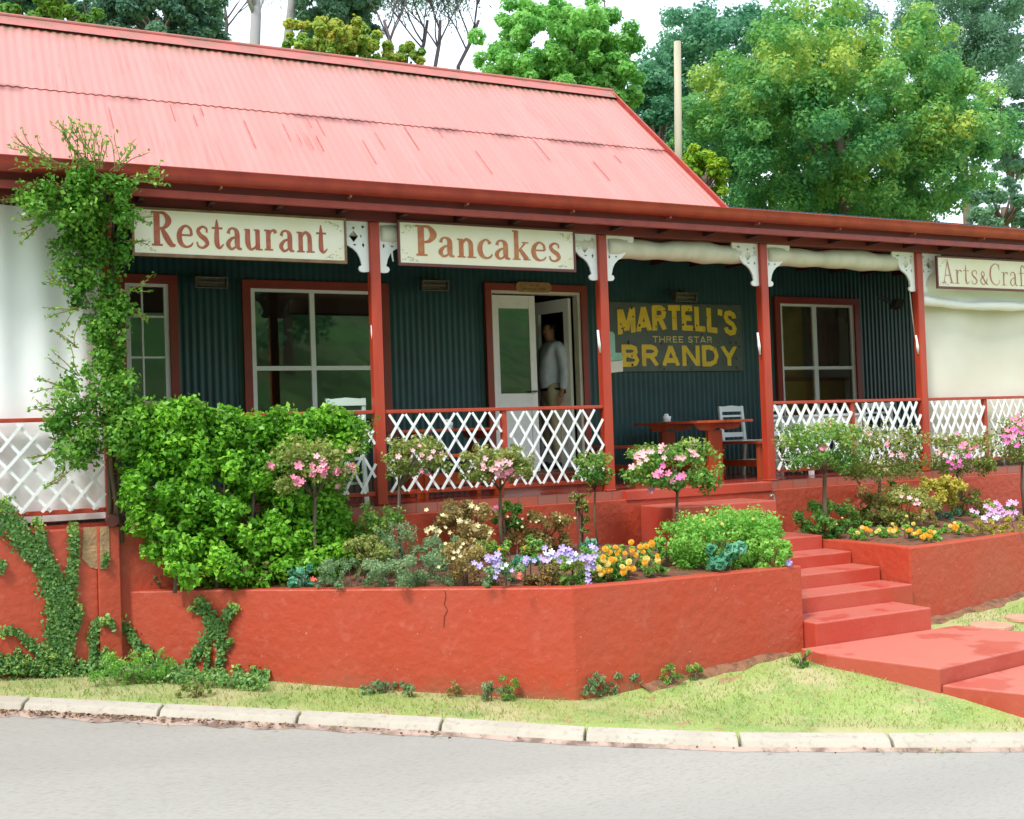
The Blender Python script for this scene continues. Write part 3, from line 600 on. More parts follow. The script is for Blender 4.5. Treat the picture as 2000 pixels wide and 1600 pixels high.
tag(roll(1.3, 3.38, 4.10, .06, .06).build('canvas_blind', M['cream'], smooth=True), 'rolled canvas blind tucked behind the Restaurant sign', 'canvas blind')
tag(roll(3.55, 5.93, 4.08, .10, .06).build('canvas_blind', M['cream'], smooth=True), 'rolled canvas blind showing at both ends of the Pancakes sign', 'canvas blind')
cb = empty('canvas_blind', (11.8, .1, ZD), 'large cream canvas blind let down below the Arts & Crafts sign', 'canvas blind')
sheet(10.68, 13.05, 1.55, 3.75, .14, 2.2, .022).build('cloth', M['canvas_beige'], cb, smooth=True)
sheet(10.64, 13.05, 3.56, 4.17, .06, 3, .02, sag=.04).build('upper_cloth', M['canvas'], cb, smooth=True)
roll(10.64, 13.05, 3.60, .055, .035, sag=.05).build('hem_roll', M['canvas'], cb, smooth=True)
# ---------------------------------------------------------------- lettering
def cr(pts, n=7):
    P = [np.array(p, float) for p in pts]; out = []
    if len(P) == 2: return [tuple(P[0]), tuple(P[1])]
    for i in range(len(P)-1):
        p0 = P[max(i-1, 0)]; p1 = P[i]; p2 = P[i+1]; p3 = P[min(i+2, len(P)-1)]
        for k in range(n):
            t = k/n; out.append(tuple(.5*((2*p1)+(-p0+p2)*t+(2*p0-5*p1+4*p2-p3)*t*t+(-p0+3*p1-3*p2+p3)*t**3)))
    out.append(tuple(P[-1])); return out
def B(x0, x1, y, w=.05): return [(x0, y, w), (x1, y, w)]
SG = {
 'R': (.74, [[(.17, 0, .15), (.17, 1, .15)], B(.01, .34, .025), B(.0, .36, .975), [(.2, .965, .05), (.40, .95, .08), (.53, .74, .15), (.40, .54, .08), (.2, .505, .05)], [(.32, .51, .08), (.45, .28, .14), (.60, .05, .12), (.73, .03, .05)]]),
 'P': (.66, [[(.17, 0, .16), (.17, 1, .16)], B(.01, .36, .025), B(.0, .36, .975), [(.2, .965, .05), (.42, .95, .09), (.56, .71, .17), (.42, .49, .09), (.2, .455, .05)]]),
 'A': (.76, [[(.16, .02, .05), (.38, 1, .06)], [(.62, .02, .14), (.38, 1, .12)], B(.02, .28, .02), B(.48, .76, .02), B(.22, .54, .36)]),
 'C': (.74, [[(.66, .72, .04), (.60, .90, .06), (.42, .98, .06), (.18, .82, .12), (.10, .5, .15), (.18, .17, .12), (.42, .01, .06), (.60, .08, .05), (.68, .26, .03)], [(.655, .68, .04), (.655, .98, .04)]]),
 'e': (.54, [[(.10, .36, .045), (.46, .36, .045)], [(.46, .36, .07), (.43, .54, .07), (.28, .635, .06), (.12, .50, .11), (.08, .30, .13), (.14, .10, .11), (.29, .015, .06), (.44, .06, .05), (.50, .15, .035)]]),
 's': (.48, [[(.37, .46, .04), (.36, .58, .05), (.23, .63, .06), (.10, .52, .09), (.16, .38, .11), (.32, .26, .12), (.38, .12, .09), (.24, .01, .06), (.10, .05, .05), (.06, .18, .04)]]),
 't': (.42, [[(.18, .86, .03), (.18, .6, .10), (.175, .16, .13), (.26, .015, .07), (.39, .13, .03)], B(.02, .36, .60)]),
 'a': (.56, [[(.09, .47, .09), (.14, .60, .06), (.26, .63, .06), (.37, .52, .12), (.375, .2, .13), (.41, .05, .09), (.52, .02, .04)], [(.36, .38, .04), (.19, .32, .07), (.08, .16, .11), (.16, .02, .07), (.28, .05, .05), (.36, .16, .04)]]),
 'u': (.62, [[(.13, .62, .12), (.13, .2, .13), (.22, .02, .07), (.36, .08, .05), (.43, .2, .04)], [(.45, .62, .12), (.45, .0, .12)], B(.02, .18, .605, .04), B(.33, .48, .605, .04), B(.45, .60, .02, .04)]),
 'r': (.46, [[(.15, .62, .12), (.15, 0, .12)], B(.02, .30, .02, .04), B(.02, .18, .605, .04), [(.17, .40, .04), (.25, .58, .05), (.35, .61, .08), (.40, .53, .10)]]),
 'n': (.64, [[(.15, .62, .12), (.15, 0, .12)], B(.02, .28, .02, .04), B(.02, .18, .605, .04), [(.17, .42, .04), (.30, .61, .07), (.44, .52, .11), (.46, .30, .12), (.46, 0, .12)], B(.34, .62, .02, .04)]),
 'c': (.52, [[(.42, .50, .10), (.36, .60, .06), (.26, .635, .05), (.12, .50, .11), (.08, .30, .13), (.14, .10, .11), (.29, .015, .06), (.42, .06, .05), (.48, .15, .035)]]),
 'k': (.62, [[(.15, 1.0, .12), (.15, 0, .12)], B(.02, .28, .02, .04), B(.02, .18, .985, .04), [(.18, .26, .04), (.44, .58, .05)], B(.34, .56, .60, .04), [(.27, .36, .09), (.50, .03, .13)], B(.38, .62, .02, .04)]),
 'f': (.40, [[(.36, .86, .09), (.30, .97, .06), (.20, .90, .09), (.17, .7, .12), (.17, 0, .12)], B(.02, .32, .02, .04), B(.02, .34, .60, .045)]),
 '&': (.56, [[(.50, .30, .04), (.42, .10, .06), (.25, .01, .06), (.10, .12, .09), (.14, .28, .08), (.30, .40, .06), (.32, .52, .06), (.22, .60, .05), (.14, .50, .06), (.22, .36, .08), (.36, .14, .10), (.52, .01, .07)]]),
 ' ': (.3, []),
}
def word(txt, x0, z0, cap, y, condense=1.0, gap=.03, big=1.0, rise=0, total=None, thin=1.0, jit=0):
    """serif lettering built as thin raised ribbons standing on plane y"""
    k = MB(); 
    wsum = sum(SG[c][0]+gap for c in txt)
    if total: condense = total/(wsum*cap)
    pen = 0; lay = 0
    for c in txt:
        adv, strokes = SG[c]; sy = cap; dz = random.uniform(-jit, jit)*cap
        for s_ in strokes:
            pts = cr(s_) if len(s_) > 2 else s_; lay += 1; off = y-.001-.0003*(lay % 7)
            L_, R_ = [], []
            for i, p in enumerate(pts):
                a = np.array(pts[max(i-1, 0)][:2]); b = np.array(pts[min(i+1, len(pts)-1)][:2]); d = b-a; d = d/(np.linalg.norm(d)+1e-9); nn = np.array([-d[1], d[0]])*p[2]/2*thin
                for lst, sg in ((L_, 1), (R_, -1)):
                    q = np.array(p[:2])+nn*sg; lst.append((x0+(pen+q[0])*cap*condense, off, z0+q[1]*sy+dz+rise*(pen+q[0])*cap*condense))
            n = len(pts); k.add(L_+R_, [(i, i+1, n+i+1, n+i) for i in range(n-1)])
        pen += adv+gap
    return k
def signboard(x0, x1, z0, z1, y, txt, tx, tz, cap, total, lab, thin=1.0, fr='sign_frame', rust=(.40, .09, .05), **kw):
    e = empty('sign', ((x0+x1)/2, y, z0), lab, 'sign')
    k = MB(); t = .022
    k.box(x0-t, x1+t, y-.018, y+.012, z1, z1+t); k.box(x0-t, x1+t, y-.018, y+.012, z0-t*1.3, z0); k.box(x0-t, x0, y-.018, y+.012, z0, z1); k.box(x1, x1+t, y-.018, y+.012, z0, z1)
    k.build('frame', M[fr], e, bevel=.003)
    MB().box(x0, x1, y-.008, y+.008, z0, z1).build('board', M['signboard'], e)
    word(txt, tx, tz, cap, y-.009, total=total, thin=thin, **kw).build('lettering', mat('sign_letters', rust, .6, var=(rust[0]*1.15, rust[1]*1.6, rust[2]*1.6), vs=14), e)
    # faded floral corner scrolls
    k = MB()
    for (cx, cz, sx, sz) in ((x0, z0, 1, 1), (x0, z1, 1, -1), (x1, z0, -1, 1), (x1, z1, -1, -1)):
        for q in range(26):
            a = random.random(); b = random.random()*.7*(1-a); px_, pz_ = cx+sx*(.02+.16*a), cz+sz*(.02+.16*b); r = random.uniform(.003, .008); an = random.random()*3
            k.add([(px_+r*2*math.cos(an+g_)*(1 if g_ % 3.14 < 1 else .5), y-.0088-.0001*(q % 5), pz_+r*math.sin(an+g_)) for g_ in (0, 1.57, 3.14, 4.71)], [(0, 1, 2, 3)])
    k.build('corner_scrolls', mat('scrolls', (.50, .50, .36), .8), e)['kind'] = 'stuff'
    return e
M['sign_frame'] = mat('sign_frame', (.20, .10, .055), .6, var=(.28, .17, .08), vs=8)
M['sign_frame_dark'] = mat('sign_frame_dark', (.16, .05, .045), .6)
M['signboard'] = mat('sign_cream', (.84, .77, .58), .6, var=(.88, .83, .70), vs=2.5, vlo=.4, vhi=.65)
signboard(1.275, 3.155, 3.785, 4.165, -.10, 'Restaurant', 1.415, 3.850, .30, 1.59, 'long cream sign reading Restaurant, hung left of the other signs', jit=.01, thin=1.25)
signboard(3.71, 5.62, 3.79, 4.18, -.10, 'Pancakes', 3.87, 3.865, .295, 1.62, 'cream sign reading Pancakes above the front door bay', fr='sign_frame_dark', rust=(.48, .14, .06), thin=1.25)
signboard(10.79, 13.0, 3.76, 4.12, -.13, 'Arts&Crafts', 10.84, 3.80, .28, 1.80, 'cream sign reading Arts & Crafts at the right edge', thin=.62, fr='sign_frame_dark', rust=(.42, .15, .12))
# block letters for the enamel sign
BG = {
 'M': (.92, [[(.09, 0), (.09, 1)], [(.83, 0), (.83, 1)], [(.14, 1), (.46, .12)], [(.78, 1), (.46, .12)]]),
 'A': (.86, [[(.10, 0), (.43, 1)], [(.76, 0), (.43, 1)], [(.2, .27), (.66, .27)]]),
 'R': (.80, [[(.10, 0), (.10, 1)], [(.02, .92), (.45, .92), (.62, .84), (.66, .72), (.62, .58), (.45, .5), (.1, .5)], [(.40, .5), (.68, 0)]]),
 'T': (.74, [[(.37, 0), (.37, 1)], [(.02, .91), (.72, .91)]]),
 'E': (.68, [[(.10, 0), (.10, 1)], [(.02, .91), (.62, .91)], [(.02, .5), (.56, .5)], [(.02, .09), (.64, .09)]]),
 'L': (.64, [[(.10, 0), (.10, 1)], [(.02, .09), (.60, .09)]]),
 "'": (.22, [[(.08, 1), (.05, .74)]]),
 'S': (.72, [[(.62, .72), (.56, .87), (.36, .92), (.14, .86), (.09, .70), (.18, .57), (.50, .46), (.62, .30), (.56, .13), (.34, .07), (.13, .14), (.07, .28)]]),
 'B': (.80, [[(.10, 0), (.10, 1)], [(.02, .91), (.45, .91), (.62, .84), (.64, .70), (.55, .56), (.40, .52), (.1, .52)], [(.40, .52), (.62, .44), (.69, .28), (.62, .14), (.45, .09), (.02, .09)]]),
 'N': (.84, [[(.10, 0), (.10, 1)], [(.74, 0), (.74, 1)], [(.13, 1), (.71, 0)]]),
 'D': (.82, [[(.10, 0), (.10, 1)], [(.02, .91), (.40, .91), (.62, .80), (.71, .5), (.62, .20), (.40, .09), (.02, .09)]]),
 'Y': (.80, [[(.40, 0), (.40, .48)], [(.08, 1), (.40, .42)], [(.72, 1), (.40, .42)]]),
 'H': (.84, [[(.10, 0), (.10, 1)], [(.74, 0), (.74, 1)], [(.1, .5), (.74, .5)]]),
 ' ': (.4, []), 'O': (.86, [[(.43, .92), (.18, .8), (.10, .5), (.18, .2), (.43, .08), (.68, .2), (.76, .5), (.68, .8), (.43, .92)]]),
}
def block(txt, x0, z0, h, total, y, w=.17, warp=None, gap=.10, lay0=0):
    wsum = sum(BG[c][0]+gap for c in txt)-gap; f = total/wsum; k = MB(); pen = 0; lay = lay0
    for c in txt:
        adv, st_ = BG[c]
        for s_ in st_:
            lay += 1; off = y-.0003*(lay % 8); n = len(s_); Lf, Rf = [], []
            for i, p in enumerate(s_):
                a = np.array(s_[max(i-1, 0)], float); b = np.array(s_[min(i+1, n-1)], float); 
                sc_ = np.array([f, h]); d = (b-a)*sc_; d /= np.linalg.norm(d)+1e-9; nn = np.array([-d[1], d[0]])*w*h/2
                base = np.array([(pen+p[0])*f, p[1]*h])
                for lst, sg in ((Lf, 1), (Rf, -1)):
                    q = base+nn*sg
                    if n == 2 and abs(s_[0][0]-s_[1][0]) > .04 and abs(s_[0][1]-s_[1][1]) > .3: q[1] = min(max(q[1], 0), h)
                    X_, Z_ = q
                    if warp: Z_ = Z_+warp(X_/total)
                    lst.append((x0+X_, off, z0+Z_))
            k.add(Lf+Rf, [(i, i+1, n+i+1, n+i) for i in range(n-1)])
        pen += adv+gap
    return k
es = empty('enamel_sign', (8.33, 1.96, 2.85), "rusty grey enamel sign with yellow letters reading MARTELL'S THREE STAR BRANDY", 'sign')
enam = mat('grey_enamel', (.10, .12, .10), .45, var=(.075, .085, .08), vs=4, fine=((.10, .04, .02), 9, .64, .7), bump=.1)
k = MB(); k.box(7.28, 9.38, 1.965, 1.985, 2.855, 3.75); k.build('panel', enam, es, bevel=.003)
yel = mat('yellow_enamel', (.95, .62, .03), .5, var=(.70, .44, .02), vs=5, vlo=.5, vhi=.78, fine=((.12, .05, .02), 12, .66, .72))
block("MARTELL'S", 7.42, 3.33, .32, 1.86, 1.9635, w=.23, warp=lambda t: .07*(1-(2*t-1)**2)).build('lettering', yel, es)
block('THREE STAR', 7.93, 3.232, .085, .95, 1.9635, w=.17).build('lettering', mat('ochre_enamel', (.85, .66, .22), .5, var=(.6, .46, .16), vs=9), es)
block('BRANDY', 7.45, 2.925, .27, 1.83, 1.9635, w=.24).build('lettering', yel, es)
k = MB()
for _ in range(46):
    x, z, r = random.uniform(7.32, 9.34), random.uniform(2.88, 3.73), random.uniform(.006, .02); pts = [(x+r*random.uniform(.5, 1.2)*math.cos(a), z+r*random.uniform(.5, 1.2)*math.sin(a)) for a in np.linspace(0, 6.283, 8)[:-1]]
    k.add([(p[0], 1.9598, p[1]) for p in pts], [tuple(range(7))])
k.build('rust_chips', mat('rust', (.055, .02, .012), .9), es)['kind'] = 'stuff'
# door plaque
dp = empty('plaque', (6.21, 1.92, 3.87), 'small oval wooden plaque above the door', 'plaque')
p0, p1 = at(1007, 561, y=1.92), at(1077, 561, y=1.92); cx, cz, hx, hz = (p0.x+p1.x)/2, (p0.z+p1.z)/2, (p1.x-p0.x)/2, .062
pts = [(cx+math.copysign(hx-hz, math.cos(a))+hz*math.cos(a), cz+hz*math.sin(a)) for a in np.linspace(0, 2*math.pi, 29)[:-1]]
MB().prism([(a, b) for a, b in pts], (0, 1.912, 0), (1, 0, 0), (0, 0, 1), (0, .016, 0)).build('board', mat('plaque_wood', (.42, .26, .10), .6, var=(.34, .18, .08), vs=14), dp, bevel=.003)
k = MB()                                              # two lines worn beyond reading
for (xa, xb, zc_) in ((cx-.05, cx-.005, cz+.02), (cx+.02, cx+.06, cz+.02), (cx-.16, cx+.02, cz-.022), (cx+.05, cx+.17, cz-.022)):
    x = xa
    while x < xb:
        h = random.uniform(.008, .013); dx_ = random.choice([0, .004, -.004, .007]); yy_ = 1.9105-.0002*random.randrange(8)
        k.add([(x, yy_, zc_-h), (x+.005, yy_, zc_-h), (x+.005+dx_, yy_, zc_+h), (x+dx_, yy_, zc_+h)], [(0, 1, 2, 3)]); x += random.uniform(.007, .012)
k.build('worn_lettering', mat('plaque_letters', (.20, .09, .03), .7), dp)
# cut-out board behind the post: green shape with a cream base
cb_ = empty('cutout_board', (7.2, 1.7, 2.8), 'painted green and cream cut-out board hanging beside the door bay post', 'board')
def pp(lst, y): return [(at(u, v, y=y).x, at(u, v, y=y).z) for u, v in lst]
MB().prism(pp([(1187, 706), (1187, 648), (1197, 648), (1201, 654), (1202, 689), (1215, 689), (1216, 703)], 1.3), (0, 1.3, 0), (1, 0, 0), (0, 0, 1), (0, .018, 0)).build('green_shape', mat('mint_paint', (.20, .46, .33), .5, var=(.30, .55, .44), vs=9), cb_, bevel=.003)
MB().prism(pp([(1187, 729), (1187, 707), (1216, 704), (1217, 726)], 1.3), (0, 1.299, 0), (1, 0, 0), (0, 0, 1), (0, .02, 0)).build('cream_base', M['cream'], cb_, bevel=.003)
# ---------------------------------------------------------------- caged lamps on the wall
def heater(p, lab, rz=0):
    e = empty('wall_heater', (0, 0, 0)); tag(e, lab, 'wall heater', 'caged heaters high on the green wall')
    k = MB(); k.box(-.16, .16, -.05, .05, -.06, -.052); k.box(-.16, .16, -.05, .05, .052, .06); k.box(-.165, -.155, -.05, .05, -.06, .06); k.box(.155, .165, -.05, .05, -.06, .06); k.box(-.155, .155, .04, .05, -.052, .052); k.build('housing', M['metal'], e)
    k = MB()
    for z in (-.035, -.012, .012, .035): k.tube([(-.17, -.055, z), (.17, -.055, z)], .004, 6)
    for x in (-.1, 0, .1): k.tube([(x, -.056, -.055), (x, -.056, .055)], .003, 6)
    k.build('cage', M['metal'], e)
    MB().tube([(-.14, -.01, 0), (.14, -.01, 0)], .009, 8).build('element', mat('element', (.32, .22, .14), .5), e)
    MB().bar((-.1, .05, 0), (-.1, .28, .06), .015, .015).build('arm', M['metal'], e); MB().bar((.1, .05, 0), (.1, .28, .06), .015, .015).build('arm', M['metal'], e)
    e.location = p; e.rotation_euler = (.25, 0, rz); return e
heater(at(412, 551, y=1.72), 'caged heater on the green wall between the two left windows')
heater(at(848, 557, y=1.72), 'caged heater on the green wall left of the door')
heater(at(1337, 580, y=1.72), 'caged heater just above the enamel brandy sign')
heater(at(1752, 594, y=1.5), 'caged heater seen from its side, right of the last window', rz=1.0)
# cords on the posts
for (u, v0, v1, yy, lab) in [(727, 635, 682, -.02, 'white blind cord bundle on the post between the Restaurant and Pancakes signs'), (1168, 645, 690, -.02, 'white blind cord bundle on the post right of the door'), (1480, 650, 693, -.02, 'white blind cord bundle on the post right of the picnic table'), (1789, 655, 692, -.02, 'white blind cord bundle on the post left of the Arts & Crafts sign')]:
    a, b = at(u, v0, y=yy), at(u+4, v1, y=yy); k = MB()
    for q in range(3):
        o = .006*q; k.tube([a+Vector((-.008+o, 0, 0)), a.lerp(b, .3)+Vector((-.018+o*1.5, -.012, 0)), a.lerp(b, .6)+Vector((-.012+o, -.01*q, 0)), b+Vector((o*.6, 0, 0))], .0065, 6)
    tag(k.build('blind_cord', M['white'], smooth=True), lab, 'cord', 'blind cords on the veranda posts')
tag(MB().tube([at(764, 484, y=0), at(766, 498, y=0), at(768, 511, y=0)], [.009, .011, .008], 6).build('blind_cord', M['white'], smooth=True), 'short white cord end hanging left of the Pancakes sign', 'cord')
tag(MB().tube([at(1773, 535, y=.03), at(1780, 600, y=.03), at(1787, 660, y=.03)], .006, 6).build('blind_cord', M['cream'], smooth=True), 'long taut cord slanting down to the post left of the Arts & Crafts sign', 'cord')
# ---------------------------------------------------------------- furniture
def table(loc, rz, lab, L=1.35, Wd=.80):
    e = empty('picnic_table', (0, 0, 0)); tag(e, lab, 'table', 'red wooden tables on the veranda')
    k = MB(); n = 6
    for i in range(n): x = -Wd/2+Wd*i/n; k.box(x+.002, x+Wd/n-.002, -L/2-(.01 if i % 2 else 0), L/2, .685, .715)
    k.build('tabletop', M['wood'], e, bevel=.003)
    for yy in (-L/2+.16, L/2-.22):
        k = MB(); k.box(-.13, .07, yy, yy+.05, 0, .60); k.build('leg', M['wood'], e, bevel=.004)
        o = [(-.34, .684), (.34, .684), (.30, .62), (.18, .605), (.10, .60), (0, .635), (-.08, .60), (-.2, .60), (-.28, .61)]
        k = MB(); k.prism([(a, b) for a, b in o][::-1], (0, yy-.021, 0), (1, 0, 0), (0, 0, 1), (0, .02, 0)); k.build('cross_brace', M['wood'], e)
    MB().box(-.05, -.01, -L/2+.211, L/2-.222, .12, .24).build('stretcher', M['wood'], e)
    e.location = loc; e.rotation_euler = (0, 0, rz); return e
def bench(loc, rz, lab, L=1.2):
    e = empty('bench', (0, 0, 0)); tag(e, lab, 'bench', 'red wooden benches on the veranda')
    MB().box(-.14, .14, -L/2, L/2, .42, .45).build('seat', M['wood'], e, bevel=.003)
    for yy in (-L/2+.06, L/2-.10): MB().box(-.11, .11, yy, yy+.04, 0, .419).build('leg', M['wood'], e, bevel=.003)
    MB().box(-.015, .015, -L/2+.101, L/2-.101, .14, .22).build('stretcher', M['wood'], e)
    e.location = loc; e.rotation_euler = (0, 0, rz); return e
table((7.86, 1.08, ZD+.001), 0, 'red wooden table in the open bay below the brandy sign')
bench((7.0, 1.3, ZD+.001), 0, 'low red bench left of the table below the brandy sign', 1.0)
bench((8.52, 1.0, ZD+.001), 0, 'low red bench right of the table below the brandy sign', 1.1)
table((4.55, 1.1, ZD+.001), math.pi/2, 'red wooden table behind the white lattice left of the door', L=1.15)
bench((4.5, .45, ZD+.001), math.pi/2, 'red bench behind the lattice left of the door', 1.0)
def chair(loc, rz, lab, mm, h=.88):
    e = empty('chair', (0, 0, 0)); tag(e, lab, 'chair', 'white chairs on the veranda')
    k = MB(); k.box(-.2, .2, -.2, .2, .43, .46); k.build('seat', mm, e, bevel=.006)
    for sx in (-1, 1):
        MB().bar((sx*.18, -.18, 0), (sx*.18, -.18, .43), .035, .035).build('leg', mm, e)
        MB().bar((sx*.185, .24, 0), (sx*.18, .185, .46), .035, .035).build('leg', mm, e)
    k = MB()
    for sx in (-1, 1): k.bar((sx*.18, .187, .461), (sx*.18, .235, h), .04, .03)
    crest = [(-.2, h-.07), (.2, h-.07), (.2, h-.01), (.1, h), (0, h+.008), (-.1, h), (-.2, h-.01)]
    k.prism(crest, (0, .215, 0), (1, 0, 0), (0, 0, 1), (0, .035, .0)); k.box(-.16, .16, .212, .228, h-.14, h-.115); k.box(-.16, .16, .205, .222, h-.20, h-.175); k.box(-.16, .16, .195, .215, .50, .56)
    k.build('backrest', mm, e)
    k = MB(); k.bar((-.18, -.18, .2), (-.18, .21, .2), .02, .02); k.bar((.18, -.18, .2), (.18, .21, .2), .02, .02); k.bar((-.18, 0, .2), (.18, 0, .2), .02, .02); k.build('stretcher', mm, e)
    e.location = loc; e.rotation_euler = (0, 0, rz); return e
mint = mat('pale_mint_paint', (.62, .75, .68), .5, var=(.55, .70, .62), vs=6); pw = mat('pale_white_paint', (.84, .89, .88), .5)
p = at(651, 790, y=.62); chair((p.x, .45, ZD+.001), math.pi, 'pale mint chair whose top rail shows above the hedge by the middle window', mint, h=p.z-ZD+.04)
p = at(1466, 830, y=1.2); chair((p.x, 1.35, ZD+.001), .05, 'white chair beside the post, behind the right bench', pw, h=.90)
for (u, yy, rz_, lb) in [(1540, .7, .3, 'white chair left of the white table behind the right lattice'), (1728, .7, -.4, 'white chair right of the white table behind the right lattice'), (1850, .8, .2, 'white chair below the cream blind behind the lattice'), (1975, .8, .2, 'white chair at the right edge behind the lattice')]:
    p = at(u, 850, y=yy); chair((p.x, yy, ZD+.001), rz_, lb, pw)
p = at(1600, 830, y=.9)
e = empty('cafe_table', (p.x, .95, ZD+.001), 'white painted table behind the lattice under the right window', 'table')
k = MB(); k.box(p.x-.45, p.x+.45, .55, 1.35, ZD+.72, ZD+.75); k.build('tabletop', pw, e, bevel=.004)
MB().box(p.x-.42, p.x+.42, .58, 1.32, ZD+.5, ZD+.719).build('apron', pw, e)
for sx in (-1, 1):
    for sy in (.6, 1.26): MB().box(p.x+sx*.40-.025, p.x+sx*.40+.025, sy, sy+.05, ZD+.002, ZD+.499).build('leg', pw, e)
for (u, v, tb, lb) in [(1303, 823, 2.186, 'small stack of white cups and saucers on the table below the brandy sign'), (876, 836, 2.186, 'white crockery on the table behind the lattice')]:
    q = at(u, v+2, z=2.1+.085); yy = 1.25 if u > 1000 else .95; q = at(u, v, y=yy); e = empty('crockery', (q.x, yy, tb+.001), lb, 'crockery')
    k = MB(); k.lathe((q.x, yy, tb+.001), [(.03, 0), (.055, .012), (.05, .014), (.03, .006)], 16); k.build('saucer', M['white'], e, smooth=True)
    k = MB(); k.lathe((q.x, yy, tb+.012), [(.03, 0), (.045, .015), (.05, .06), (.046, .06), (.04, .02), (.02, .012)], 16); k.build('bowl', M['white'], e, smooth=True)
    k = MB(); k.lathe((q.x-.01, yy, tb+.055), [(.02, 0), (.032, .02), (.025, .045), (.01, .05)], 12); k.build('napkin', M['white'], e, smooth=True)
# window 3 contents
k = sheet(10.75, 11.3, 2.9, 3.75, 2.2, 5, .03, nx=50)
tag(k.build('curtain', mat('pink_curtain', (.70, .36, .32), .9, var=(.5, .32, .35), vs=9, stretch=(3, 1, .3)), smooth=True), 'faded pink curtain inside the right window', 'curtain')
e = empty('cabinet', (10.7, 2.7, 1.66), 'ochre wooden cabinet and panel seen through the right window', 'cabinet')
MB().box(10.0, 11.4, 2.2, 2.6, 1.66, 2.72).build('body', mat('ochre_wood', (.90, .60, .16), .5, var=(.75, .46, .12), vs=5, stretch=(1, 1, .3)), e, bevel=.01)
MB().box(9.98, 11.42, 2.16, 2.62, 2.721, 2.77).build('top', mat('orange_wood', (.45, .18, .07), .5), e)
MB().box(10.0, 10.68, 2.25, 2.28, 2.78, 3.8).build('panel', mat('ochre_panel', (.90, .56, .2), .6, var=(.5, .42, .12), vs=2.5), e)
# standpipe tap
p = at(1513, 1008, y=-.3); q = at(1509, 966, y=-.3)
k = MB(); k.tube([(p.x, -.3, p.z-.15), (p.x, -.3, q.z-.03), (p.x-.02, -.3, q.z), (p.x-.05, -.31, q.z-.005), (p.x-.055, -.31, q.z-.04)], .014, 8)
tapm = mat('galvanised_pipe', (.45, .45, .42), .4, metal=.5)
tp = empty('garden_tap', (p.x, -.3, p.z-.15), 'thin grey standpipe tap in front of the red base wall, right of the upper step', 'tap'); k.build('pipe', tapm, tp, smooth=True)
MB().bar((p.x-.05, -.31, q.z+.02), (p.x+.02, -.31, q.z+.02), .01, .01).build('handle', M['metal'], tp)
# ---------------------------------------------------------------- person
def skin(name, V, E_, R_, m, parent, sub=2, loc=(0, 0, 0)):
    me = bpy.data.meshes.new(name); me.from_pydata([Vector(v)+Vector(loc) for v in V], E_, []); o = bpy.data.objects.new(name, me); COL.objects.link(o)
    sm = o.modifiers.new('skin', 'SKIN'); sk_ = me.skin_vertices[0].data if me.skin_vertices else None
    if sk_ is None:
        me.attributes  # layer is made with the modifier on first use
        bm2 = __import__('bmesh').new(); bm2.from_mesh(me); bm2.verts.layers.skin.verify(); bm2.to_mesh(me); bm2.free(); sk_ = me.skin_vertices[0].data
    for i, r in enumerate(R_):
        sk_[i].radius = (r, r) if not hasattr(r, '__len__') else r; sk_[i].use_root = (i == 0)
    ss = o.modifiers.new('sub', 'SUBSURF'); ss.levels = sub; ss.render_levels = sub
    bpy.context.view_layer.update(); dg = bpy.context.evaluated_depsgraph_get(); nm = bpy.data.meshes.new_from_object(o.evaluated_get(dg)); bpy.data.objects.remove(o)
    nm.shade_smooth(); o0 = ORG[parent] if parent is not None else Vector((0, 0, 0)); nm.transform(Matrix.Translation(-o0)); nm.materials.clear()
    c = link(name, nm, m, parent)
    if parent is not None: ALLCH.setdefault(parent, []).append(c)
    return c
sknm = mat('skin', (.36, .17, .11), .55); shirt = mat('pale_blue_shirt', (.66, .74, .88), .8, var=(.55, .63, .78), vs=9, bump=.4, bs=14); khaki = mat('khaki_cloth', (.52, .43, .29), .85, bump=.3, bs=16); hairm = mat('dark_hair', (.012, .010, .009), .6)
PO = Vector((6.66, 2.42, 1.652)); H = 1.92
def W3(f, s_, h): return PO+Vector((-f, s_, h*H))       # f forward (towards photo left), s_ sideways, h as share of height
pe = empty('person', PO, 'man in a pale blue shirt and khaki trousers standing in the open doorway, facing left', 'person')
V = [W3(0, 0, .53), W3(-.01, 0, .62), W3(-.02, 0, .72), W3(-.03, 0, .80), W3(-.01, 0, .855), W3(.01, 0, .90), W3(.015, 0, .945), W3(.0, 0, .965)]
Rr = [(.10, .12), (.09, .12), (.115, .165), (.085, .12), .052, .075, .09, .06]
E0 = [(i, i+1) for i in range(7)]
def limb(pts, rs, root):
    n = len(V); V.extend(pts); Rr.extend(rs); E0.append((root, n)); E0.extend([(n+i, n+i+1) for i in range(len(pts)-1)]); return n
limb([W3(.055, 0, .915), W3(.095, 0, .90)], [.045, .014], 6)      # nose bridge and tip
limb([W3(.045, 0, .872), W3(.07, 0, .866)], [.04, .028], 5)       # jaw and chin
hands = []
for sd_, fx, ez in ((-1, .0, 0), (1, .02, 0)):
    limb([W3(-.03, sd_*.15, .80), W3(-.045, sd_*.205, .79), W3(-.075, sd_*.235, .63), W3(-.02+fx, sd_*.24, .505), W3(-.005+fx, sd_*.24, .485)], [.07, .055, .042, .027, .03], 3)
    palm = len(V); V.extend([W3(.0+fx, sd_*.24, .465)]); Rr.append((.034, .018)); E0.append((palm-1, palm)); hands.append((sd_, fx))
for sd_ in (-1, 1): limb([W3(.0, sd_*.09, .50), W3(.015, sd_*.10, .285), W3(-.02, sd_*.10, .045), W3(.06, sd_*.105, .02), W3(.13, sd_*.11, .016)], [.095, .06, .042, .038, .028], 0)
skin('body', V, E0, Rr, sknm, pe)
